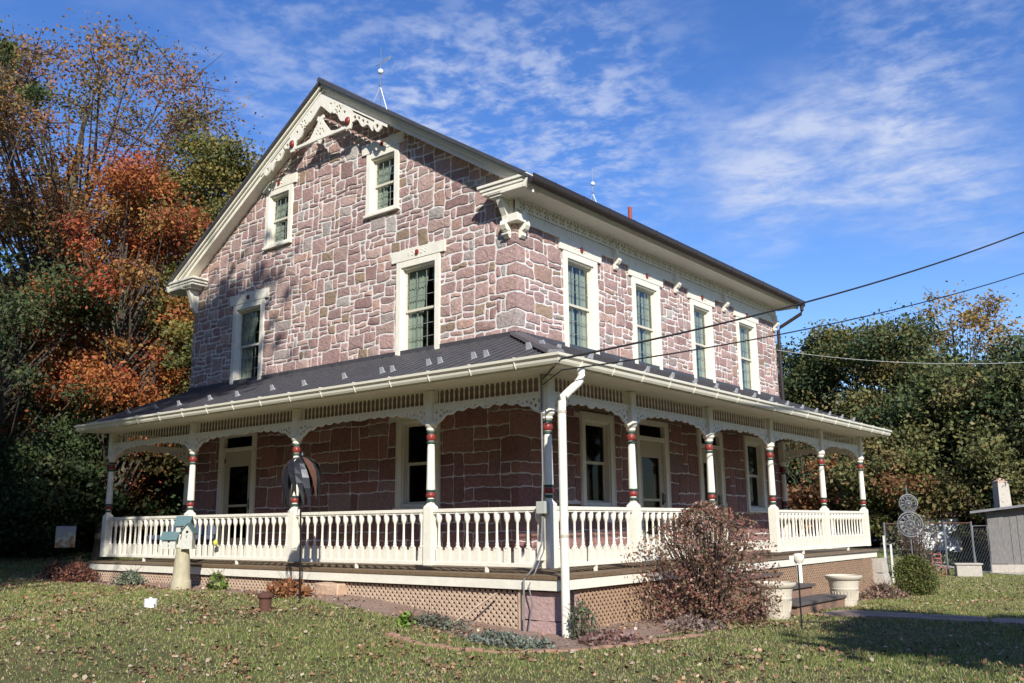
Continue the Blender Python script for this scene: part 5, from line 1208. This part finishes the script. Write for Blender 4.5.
# black wind spinner on its stake (curved vanes)
x, y = -1.48, -3.22; z = G(x, y)
sp = empty('wind_spinner', (x, y, z+0.06), 0.72, 'dark wind spinner with drooping curved vanes on a thin stake before the porch', 'spinner')
t_ = MB(); t_.tube([(0.03, 0, -0.1), (0.02, 0, 0.7), (0, 0, 1.3), (0, 0, 2.0)], 0.014, 6); t_.build('stake', M['iron'], sp)
M['vane'] = mat('dark_bronze_vane', (0.035, 0.037, 0.042), 0.38, 0.2, 8, metal=0.5)
M['vanew'] = mat('worn_silver_vane', (0.34, 0.33, 0.31), 0.4, 0.15, 8, metal=0.4)
for i in range(16):
    a = 2*math.pi*i/16+0.2; v = MB(); pts_ = []
    for t in np.linspace(0, 1, 8):
        rad = 0.05+0.235*math.sin(min(t*1.15, 1)*math.pi*0.62); ang = a+0.9*t; pts_.append((rad, ang, 1.98-0.62*t+0.16*math.sin(t*math.pi)-0.10*(i % 3)*t))
    for j in range(7):
        def PP(q, w): r_, an, zz = pts_[q]; ww = 0.055*math.sin((q+0.6)/7.6*math.pi)*w; return (r_*math.cos(an+ww/0.25), r_*math.sin(an+ww/0.25)*0.75, zz)
        v.quad([PP(j, -1), PP(j, 1), PP(j+1, 1), PP(j+1, -1)])
    o = v.build('vane', M['vanew'] if i in (3,) else (M['rust'] if i in (12, 6) else M['vane']), sp); md = o.modifiers.new('thick', 'SOLIDIFY'); md.thickness = 0.004
v = MB(); v.lathe([(0.005, 1.96), (0.035, 1.99), (0.035, 2.02), (0.008, 2.06)], 0, 0, 10); v.build('hub', M['vane'], sp, smooth=True)
# cleanout cap, rusty pipe, slab
z = G(-2.56, -4.84); m_ = MB(); m_.lathe([(0.085, -0.08), (0.085, 0.10), (0.078, 0.11)], 0, 0, 24); m_.lathe([(0.022, 0.111), (0.022, 0.13)], 0, 0, 4); o = m_.build('drain_cap', M['whitepl'], None); o.location = (-2.56, -4.84, z); tag(o, 'white plastic drain cap sticking out of the left lawn', 'drain cap')
z = G(-0.96, -4.15); rp_ = empty('vent_stub', (-0.96, -4.15, z), 0, 'short rusty iron pipe with a wider cap at the edge of the lawn', 'pipe')
m_ = MB(); m_.lathe([(0.085, -0.1), (0.080, 0.14), (0.078, 0.17)], 0, 0, 14); m_.build('pipe', M['rust'], rp_, smooth=True)
m_ = MB(); m_.lathe([(0.09, 0.165), (0.105, 0.18), (0.105, 0.21), (0.08, 0.235), (0.03, 0.245)], 0, 0, 14); m_.build('cap', M['rust'], rp_, smooth=True)
m_ = MB(); z = G(-0.25, -3.1); rocky(m_, -0.24, 0.24, -0.12, 0.12, -0.03, 0.035, 0.012, 9); o = m_.build('flat_stone', M['concrete'], None, smooth=True); o.location = (-0.85, -3.12, z); tag(o, 'flat pale stone lying in the bed below the boulder', 'stone')
# brace board leaning on the lattice
m_ = MB(); z = G(1.35, -2.5); m_.hexa([(0.86, -2.62, z-0.02), (0.90, -2.62, z-0.02), (0.90, -2.60, z-0.02), (0.86, -2.60, z-0.02), (1.50, -2.40, -0.30), (1.54, -2.40, -0.30), (1.54, -2.38, -0.30), (1.50, -2.38, -0.30)]); o = m_.build('wood_strip', M['lattice'], None); tag(o, 'thin wood strip leaning diagonally on the lattice near the corner pier', 'wood strip')
# bench and glass ball on the porch
bn = empty('porch_bench', (-8.6, -0.75, -0.08), 0, 'low bench with blue-grey cushion behind the left railing', 'bench')
MB().box(-0.85, 0.85, -0.28, 0.28, 0.40, 0.50).build('cushion', M['bluecloth'], bn, bevel=0.03); MB().box(-0.85, 0.85, 0.24, 0.32, 0.5, 0.78).build('backrest', M['bluecloth'], bn, bevel=0.02)
for a in (-0.8, 0.74):
    for b in (-0.26, 0.22): MB().box(a, a+0.06, b, b+0.06, 0, 0.40).build('leg', M['treads'], bn)
yb = empty('glass_ornament', (-5.35, -2.03, 0), 0, 'small yellow-green glass ornament hanging inside the railing right of the birdhouses', 'ornament')
m_ = MB(); m_.lathe([(0.045*math.sin(t), 0.30-0.055*math.cos(t)) for t in np.linspace(0.1, 3.0, 9)], 0, 0, 12); m_.build('ball', M['yellow'], yb, smooth=True); MB().tube([(0, 0.02, 0.73), (0, 0, 0.37)], 0.003, 4).build('string', M['iron'], yb)
# planters
def planter(x, y, s, label, zs=1.0):
    z = G(x, y); r = empty('planter', (x, y, z), 0, label, 'planter', 'pair of cream planters beside the steps'); m_ = MB()
    m_.lathe([(0.19*s, 0.0), (0.205*s, 0.03), (0.215*s, 0.10), (0.245*s, 0.27), (0.250*s, 0.275), (0.255*s, 0.30), (0.25*s, 0.305), (0.272*s, 0.43), (0.285*s, 0.435), (0.305*s, 0.45), (0.335*s, 0.485), (0.335*s, 0.505), (0.30*s, 0.515), (0.285*s, 0.50), (0.27*s, 0.40), (0.02, 0.40)], 0, 0, 32); m_.build('pot', M['planter'], r, smooth=True)
    fm_ = MB()
    for i in range(26):
        a = 2*math.pi*i/26; ca, sa = math.cos(a), math.sin(a); da = 0.05
        r0_, r1_ = 0.216*s, 0.243*s
        fm_.tube([(r0_*ca, r0_*sa, 0.11), (r1_*ca, r1_*sa, 0.255)], 0.011*s, 5)
    fm_.build('fluting', M['planter'], r, smooth=True)
    sm_ = MB(); sm_.lathe([(0.01, 0.405), (0.268*s, 0.405), (0.268*s, 0.41), (0.01, 0.43)], 0, 0, 20); sm_.build('soil', mat('soil', (0.05, 0.035, 0.025), 1.0), r)
planter(3.72, 1.28, 0.90, 'cream fluted planter in front of the steps, next to the big bush')
r_ = planter(3.72, 4.12, 0.92, 'cream fluted planter with a wide rim at the far side of the steps')
# white bracket post by the steps, solar stake
wp = empty('white_post', (3.13, 3.70, -0.45), 0.5, 'short white painted post with a knobby head beside the upper step', 'post')
m_ = MB(); m_.box(-0.045, 0.045, -0.045, 0.045, 0.0, 0.32); m_.build('shaft', M['cream'], wp, bevel=0.01)
m_ = MB(); m_.lathe([(0.05, 0.32), (0.07, 0.35), (0.10, 0.40), (0.095, 0.46), (0.05, 0.49)], 0, 0, 8); m_.box(-0.15, -0.04, -0.04, 0.04, 0.37, 0.45); m_.build('head', M['cream'], wp, smooth=True)
z = G(4.6, 0.0); tag(MB().tube([(4.6, 0.0, z-0.1), (4.6, 0.0, z+0.80)], 0.011, 8).build('garden_stake', M['iron'], None), 'thin black metal stake standing in front of the steps', 'stake')
# white marker stakes
for i, (x, y, h, lb) in enumerate(((1.86, 12.5, 1.15, 'taller white wooden stake on the lawn beyond the porch end'), (2.0, 12.55, 0.95, 'shorter white wooden stake touching its taller twin beyond the porch end'))):
    z = G(x, y); m_ = MB(); m_.box(-0.022, 0.022, -0.012, 0.012, -0.1, h); o = m_.build('marker_stake', M['whitepl'], None); o.location = (x, y, z); tag(o, lb, 'stake', 'white stakes beyond the porch end')
# kinetic wheels
x, y = 2.85, 11.3; z = G(x, y); kw = empty('wheel_spinner', (x, y, z), 0.6, 'tall garden spinner with two stacked grey wire wheels beyond the porch end', 'spinner')
MB().tube([(0, 0, -0.1), (0, 0, 2.25)], 0.016, 8).build('pole', M['galv'], kw)
for (cz_, R_) in ((1.95, 0.21), (1.46, 0.29)):
    w_ = MB(); k = 26
    for (rr, th_) in ((R_, 0.016), (R_*0.82, 0.010), (R_*0.35, 0.012)): w_.tube([(rr*math.cos(2*math.pi*i/k), -0.05, cz_+rr*math.sin(2*math.pi*i/k)) for i in range(k+1)], th_, 5, cap=False)
    for i in range(12):
        a = 2*math.pi*i/12; w_.tube([(R_*0.1*math.cos(a), -0.05, cz_+R_*0.1*math.sin(a)), (R_*math.cos(a+0.35), -0.06, cz_+R_*math.sin(a+0.35))], 0.007, 4)
        w_.quad([(R_*0.4*math.cos(a), -0.045, cz_+R_*0.4*math.sin(a)), (R_*0.85*math.cos(a+0.12), -0.03, cz_+R_*0.85*math.sin(a+0.12)), (R_*0.85*math.cos(a+0.38), -0.075, cz_+R_*0.85*math.sin(a+0.38))])
    w_.build('wheel', M['galv'], kw)
    MB().lathe([(0.01, cz_-0.03), (0.04, cz_-0.02), (0.04, cz_+0.02), (0.01, cz_+0.03)], 0, -0.05, 10).build('hub', M['galv'], kw)
m_ = MB(); m_.lathe([(0.004, 2.25), (0.02, 2.27), (0.004, 2.36)], 0, 0, 8); m_.build('finial', M['galv'], kw)

# ------------------------------------------------------------------ far yard on the right
def bat(u, v, z):    # ground-type point: ray to the plane z
    p = at(u, v, 1)-Vector((CX, CY, CZ)); t = (z-CZ)/p.z; return Vector((CX, CY, CZ))+p*t
def facing(o): o.rotation_euler.z = YAW
# white garage (front faces the camera)
g0 = at(941, 560, 34); zg = G(g0.x, g0.y)
ga = empty('garage', (g0.x, g0.y, zg), YAW-0.12, 'small outbuilding with two bright white doors and a brown roof beyond the fence', 'garage')
MB().box(-1.05, 0.80, 0, 3, 0, 1.32).build('wall', mat('tan_siding', (0.36, 0.29, 0.23), 0.8, 0.1), ga)
m_ = MB(); m_.hexa([(-1.25, -0.2, 1.31), (1.0, -0.2, 1.31), (1.0, 3.2, 1.31), (-1.25, 3.2, 1.31), (-1.25, -0.2, 1.36), (1.0, -0.2, 1.36), (0.9, 1.5, 1.75), (-1.15, 1.5, 1.75)]); m_.build('roof', mat('brown_shingle', (0.16, 0.12, 0.10), 0.9, 0.2, 6), ga)
for (a, b) in ((-0.98, -0.14), (-0.06, 0.72)):
    o = MB().box(a, b, -0.06, -0.005, 0.02, 1.26).build('door', M['garage'], ga)
    for j in range(1, 4): MB().box(a+0.02, b-0.02, -0.068, -0.061, 0.31*j-0.006, 0.31*j+0.006).build('panel_groove', M['galv'], o)
# grey shed and masonry pillar
s0 = bat(993, 573, -1.1); s0 = at(993, 573, 27.5); zg = G(s0.x, s0.y)
sh = empty('shed', (s0.x, s0.y, zg), YAW-0.45, 'weathered grey board shed with a low sloping roof at the right edge', 'shed')
m_ = MB(); m_.hexa([(0, 0, 0.25), (4.5, 0, 0.25), (4.5, 3, 0.25), (0, 3, 0.25), (0, 0, 1.80), (4.5, 0, 2.35), (4.5, 3, 2.35), (0, 3, 1.80)]); m_.build('wall', M['greyboard'], sh)
for i in range(23):
    xx = i*0.2; m_ = MB() if i == 0 else m_; m_.box(xx, xx+0.03, -0.015, -0.002, 0.27, 1.78+0.122*xx)
m_.build('battens', M['greyboard'], sh)
MB().box(-0.03, 4.5, -0.05, 3.0, -0.3, 0.249).build('footing', M['concrete'], sh)
m_ = MB(); m_.hexa([(-0.45, -0.35, 1.76), (4.8, -0.35, 2.40), (4.8, 3.3, 2.40), (-0.45, 3.3, 1.76), (-0.45, -0.35, 1.83), (4.8, -0.35, 2.47), (4.8, 3.3, 2.47), (-0.45, 3.3, 1.83)]); m_.build('roof', mat('grey_tin', (0.20, 0.20, 0.21), 0.6, 0.2, 3), sh)
MB().box(0.0, 0.42, -0.03, -0.016, 0.27, 1.80).build('corner_board', M['greyboard'], sh)
c0 = at(1009, 560, 30.5); zg = G(c0.x, c0.y)
ch = empty('masonry_pillar', (c0.x, c0.y, zg), YAW, 'tall pale masonry pillar with a pointed cap behind the grey shed', 'pillar')
MB().box(-0.23, 0.23, -0.23, 0.23, -0.3, 1.6).build('base', M['whitepl'], ch)
m_ = MB(); m_.hexa([(-0.21, -0.21, 1.6), (0.21, -0.21, 1.6), (0.21, 0.21, 1.6), (-0.21, 0.21, 1.6), (-0.18, -0.18, 2.8), (0.18, -0.18, 2.8), (0.18, 0.18, 2.8), (-0.18, 0.18, 2.8)]); m_.build('shaft', M['concrete'], ch)
m_ = MB(); m_.lathe([(0.27, 2.8), (0.27, 2.84), (0.02, 2.95)], 0, 0, 4, math.pi/4); m_.build('cap', M['orange_stone'], ch)
# chain link fence with gate
fz0 = at(888, 572, 24.5); fz1 = at(993, 570, 27.3); base_d = (fz1-fz0); base_d.z = 0; flen = base_d.length; base_d.normalize()
ang = math.atan2(base_d.y, base_d.x); zg = -1.10
wm = bpy.data.materials.new('chain_link'); wm.use_nodes = True; n = wm.node_tree.nodes; l = wm.node_tree.links
def fence_run(name, root, x0, x1, h, post):
    m_ = MB()
    step = 0.15; k = int((x1-x0+h)/step)
    for sg in (1, -1):
        for i in range(k+1):
            a = x0-h+i*step
            t0 = max(0, (x0-a)/h); t1 = min(1, (x1-a)/h)
            if t1 <= t0: continue
            xa, xb = a+h*t0, a+h*t1; za, zb2 = h*t0, h*t1
            if sg < 0: za, zb2 = h-za, h-zb2
            m_.tube([(xa, 0, za+0.04), (xb, 0, zb2+0.04)], 0.0020, 3, cap=False)
    m_.build('mesh', M['galv'], root)
fe = empty('chain_link_fence', (fz0.x, fz0.y, G(fz0.x, fz0.y)), ang, 'galvanised chain link fence crossing the yard before the white garage', 'fence')
gx0, gx1 = flen*0.83, flen*0.985
fence_run('mesh', fe, 0.0, gx0-0.06, 1.32, True)
for i, xx in enumerate(np.linspace(0, gx0-0.05, 4)): MB().tube([(xx, 0, -0.2), (xx, 0, 1.42)], 0.03, 8).build('post', M['galv'], fe)
MB().tube([(0, 0, 1.38), (gx0-0.05, 0, 1.38)], 0.02, 6).build('top_rail', M['rust'], fe)
gt_ = empty('yard_gate', (fz0.x+base_d.x*gx0, fz0.y+base_d.y*gx0, G(fz1.x, fz1.y)), ang, 'chain link gate in a steel tube frame next to the grey shed', 'gate')
gw_ = gx1-gx0; m_ = MB(); m_.tube([(0, 0, 0.05), (gw_, 0, 0.05), (gw_, 0, 1.40), (0, 0, 1.40), (0, 0, 0.05)], 0.028, 6); m_.build('frame', M['galv'], gt_); fence_run('m', gt_, 0.03, gw_-0.03, 1.3, False)
# cars
def car(x, y, rz, m_, label, L_=4.4, H=1.45):
    r = empty('car', (x, y, G(x, y)), rz, label, 'car')
    lo = [(-L_/2, 0.35), (-L_/2+0.05, 0.72), (-L_/2+0.9, 0.88), (-L_/2+1.5, 0.92), (L_/2-0.7, 0.95), (L_/2-0.05, 0.85), (L_/2, 0.45), (L_/2-0.1, 0.25), (-L_/2+0.1, 0.25)]
    b = MB(); b.prism([(p[0], p[1]) for p in lo], -0.86, 0.86, 'y'); b.v = [(v[0], v[1], v[2]) for v in b.v]; b.build('body', m_, r, bevel=0.06)
    c = MB(); xa, xb = -L_/2+1.2, L_/2-0.35; c.hexa([(xa, -0.80, 0.90), (xb, -0.80, 0.90), (xb, 0.80, 0.90), (xa, 0.80, 0.90), (xa+0.75, -0.62, H), (xb-0.5, -0.62, H), (xb-0.5, 0.62, H), (xa+0.75, 0.62, H)]); cb = c.build('cabin', M['glassdark2'], r, bevel=0.04)
    c = MB(); c.box(xa+0.78, xb-0.53, -0.61, 0.61, H-0.01, H+0.03); c.build('roof_panel', m_, cb, bevel=0.02)
    for a in (-L_/2+0.85, L_/2-0.85):
        for s_ in (-1, 1):
            w_ = MB(); k = 20; rr = 0.32
            A_ = w_.av([(a+rr*math.cos(2*math.pi*i/k), s_*0.70, rr+rr*math.sin(2*math.pi*i/k)) for i in range(k)]); B_ = w_.av([(a+rr*math.cos(2*math.pi*i/k), s_*0.89, rr+rr*math.sin(2*math.pi*i/k)) for i in range(k)])
            for i in range(k): w_.f.append((A_+i, A_+(i+1) % k, B_+(i+1) % k, B_+i))
            w_.f.append(tuple(A_+i for i in range(k))); w_.f.append(tuple(B_+i for i in range(k))); wo_ = w_.build('wheel', M['tyre'], r)
            h_ = MB(); A_ = h_.av([(a+0.19*math.cos(2*math.pi*i/k), s_*0.895, rr+0.19*math.sin(2*math.pi*i/k)) for i in range(k)]); h_.f.append(tuple(A_+i for i in range(k))); h_.build('rim', M['galv'], wo_)
    for s_ in (-0.62, 0.62): MB().box(-L_/2-0.01, -L_/2+0.08, s_-0.14, s_+0.14, 0.60, 0.72).build('headlight', M['clear'], r, bevel=0.02)
    return r
M['glassdark2'] = mat('car_glass', (0.02, 0.025, 0.03), 0.1, spec=0.8)
p_ = at(994, 560, 36.5); car(p_.x, p_.y, YAW+0.35+math.pi/2, M['silver'], 'silver-blue car parked behind the yard gate')
p_ = at(868, 560, 36); car(p_.x, p_.y, YAW+0.1, M['navy'], 'dark blue car partly hidden behind the far end of the porch')
# bench, trellis
p_ = at(968, 568, 25.5); b_ = empty('stone_bench', (p_.x, p_.y, G(p_.x, p_.y)), YAW-0.25, 'pale concrete block bench in front of the chain link fence', 'bench'); b_.scale = (0.72, 0.8, 0.8); MB().box(-0.45, 0.45, -0.2, 0.2, -0.05, 0.40).build('block', M['concrete'], b_, bevel=0.03); MB().box(-0.50, 0.50, -0.24, 0.24, 0.401, 0.46).build('top', M['concrete'], b_, bevel=0.02)
p_ = at(939, 568, 25.3); t_ = empty('red_chair', (p_.x, p_.y, G(p_.x, p_.y)), YAW, 'faded red slatted garden chair in front of the fence', 'chair'); t_.scale = (0.62, 0.62, 0.62); M['fadedred'] = mat('faded_red_paint', (0.30, 0.08, 0.08), 0.6)
for s_ in (-0.2, 0.2): MB().box(s_-0.02, s_+0.02, 0.16, 0.20, 0, 1.10).build('leg', M['fadedred'], t_); MB().box(s_-0.02, s_+0.02, -0.22, -0.18, 0, 0.42).build('leg', M['fadedred'], t_)
MB().box(-0.24, 0.24, -0.24, 0.155, 0.42, 0.45).build('seat', M['fadedred'], t_)
for zz in (0.6, 0.78, 0.96): MB().box(-0.179, 0.179, 0.17, 0.19, zz, zz+0.06).build('slat', M['fadedred'], t_)
# dark clutter line (low dark hedge) behind the fence
shrub('low_hedge', at(930, 570, 30).x, at(930, 570, 30).y, [(0, 1.0), (0.15, 1.1), (0.28, 0.9), (0.36, 0.3)], DG, 4000, 0.07, 'low dark hedge in front of the white garage doors', 'hedge', stems=8, sx=3.0, sy=0.6)

# ------------------------------------------------------------------ overhead wires
def wire(name, p, q, sag, r, m_, label, n_=26):
    p, q = Vector(p), Vector(q); pts_ = [tuple(p.lerp(q, t)-Vector((0, 0, sag*4*t*(1-t)))) for t in np.linspace(0, 1, n_)]
    return tag(MB().tube(pts_, r, 6).build(name, M[m_], None, smooth=True), label, 'cable', 'cables slung to the house')
a1 = Vector((gx+0.15, gy-0.10, 2.60)); b1 = at(1024, 215, 18); q1 = a1+(b1-a1)*1.5
a2 = Vector((gx+0.14, gy-0.08, 2.46)); b2 = at(1024, 256, 18); q2 = a2+(b2-a2)*1.5
wire('overhead_cable', a1, q1, 0.38, 0.016, 'wire', 'upper and thicker of the two black cables running down to the porch corner')
wire('overhead_cable', a2, q2, 0.38, 0.011, 'wire', 'lower and thinner black cable running down to the porch corner')
q3 = at(1120, 354, 22); wire('overhead_cable', (0.02, LL-0.02, 5.0), q3, 0.30, 0.006, 'wirepale', 'pale thin cable crossing in front of the right tree line')
MB().tube([tuple(a1), (D_-0.0, -E_-0.085, 2.50)], 0.010, 5).tube([tuple(a2), (D_-0.0, -E_-0.085, 2.42)], 0.008, 5).build('cable_clip', M['wire'], house)
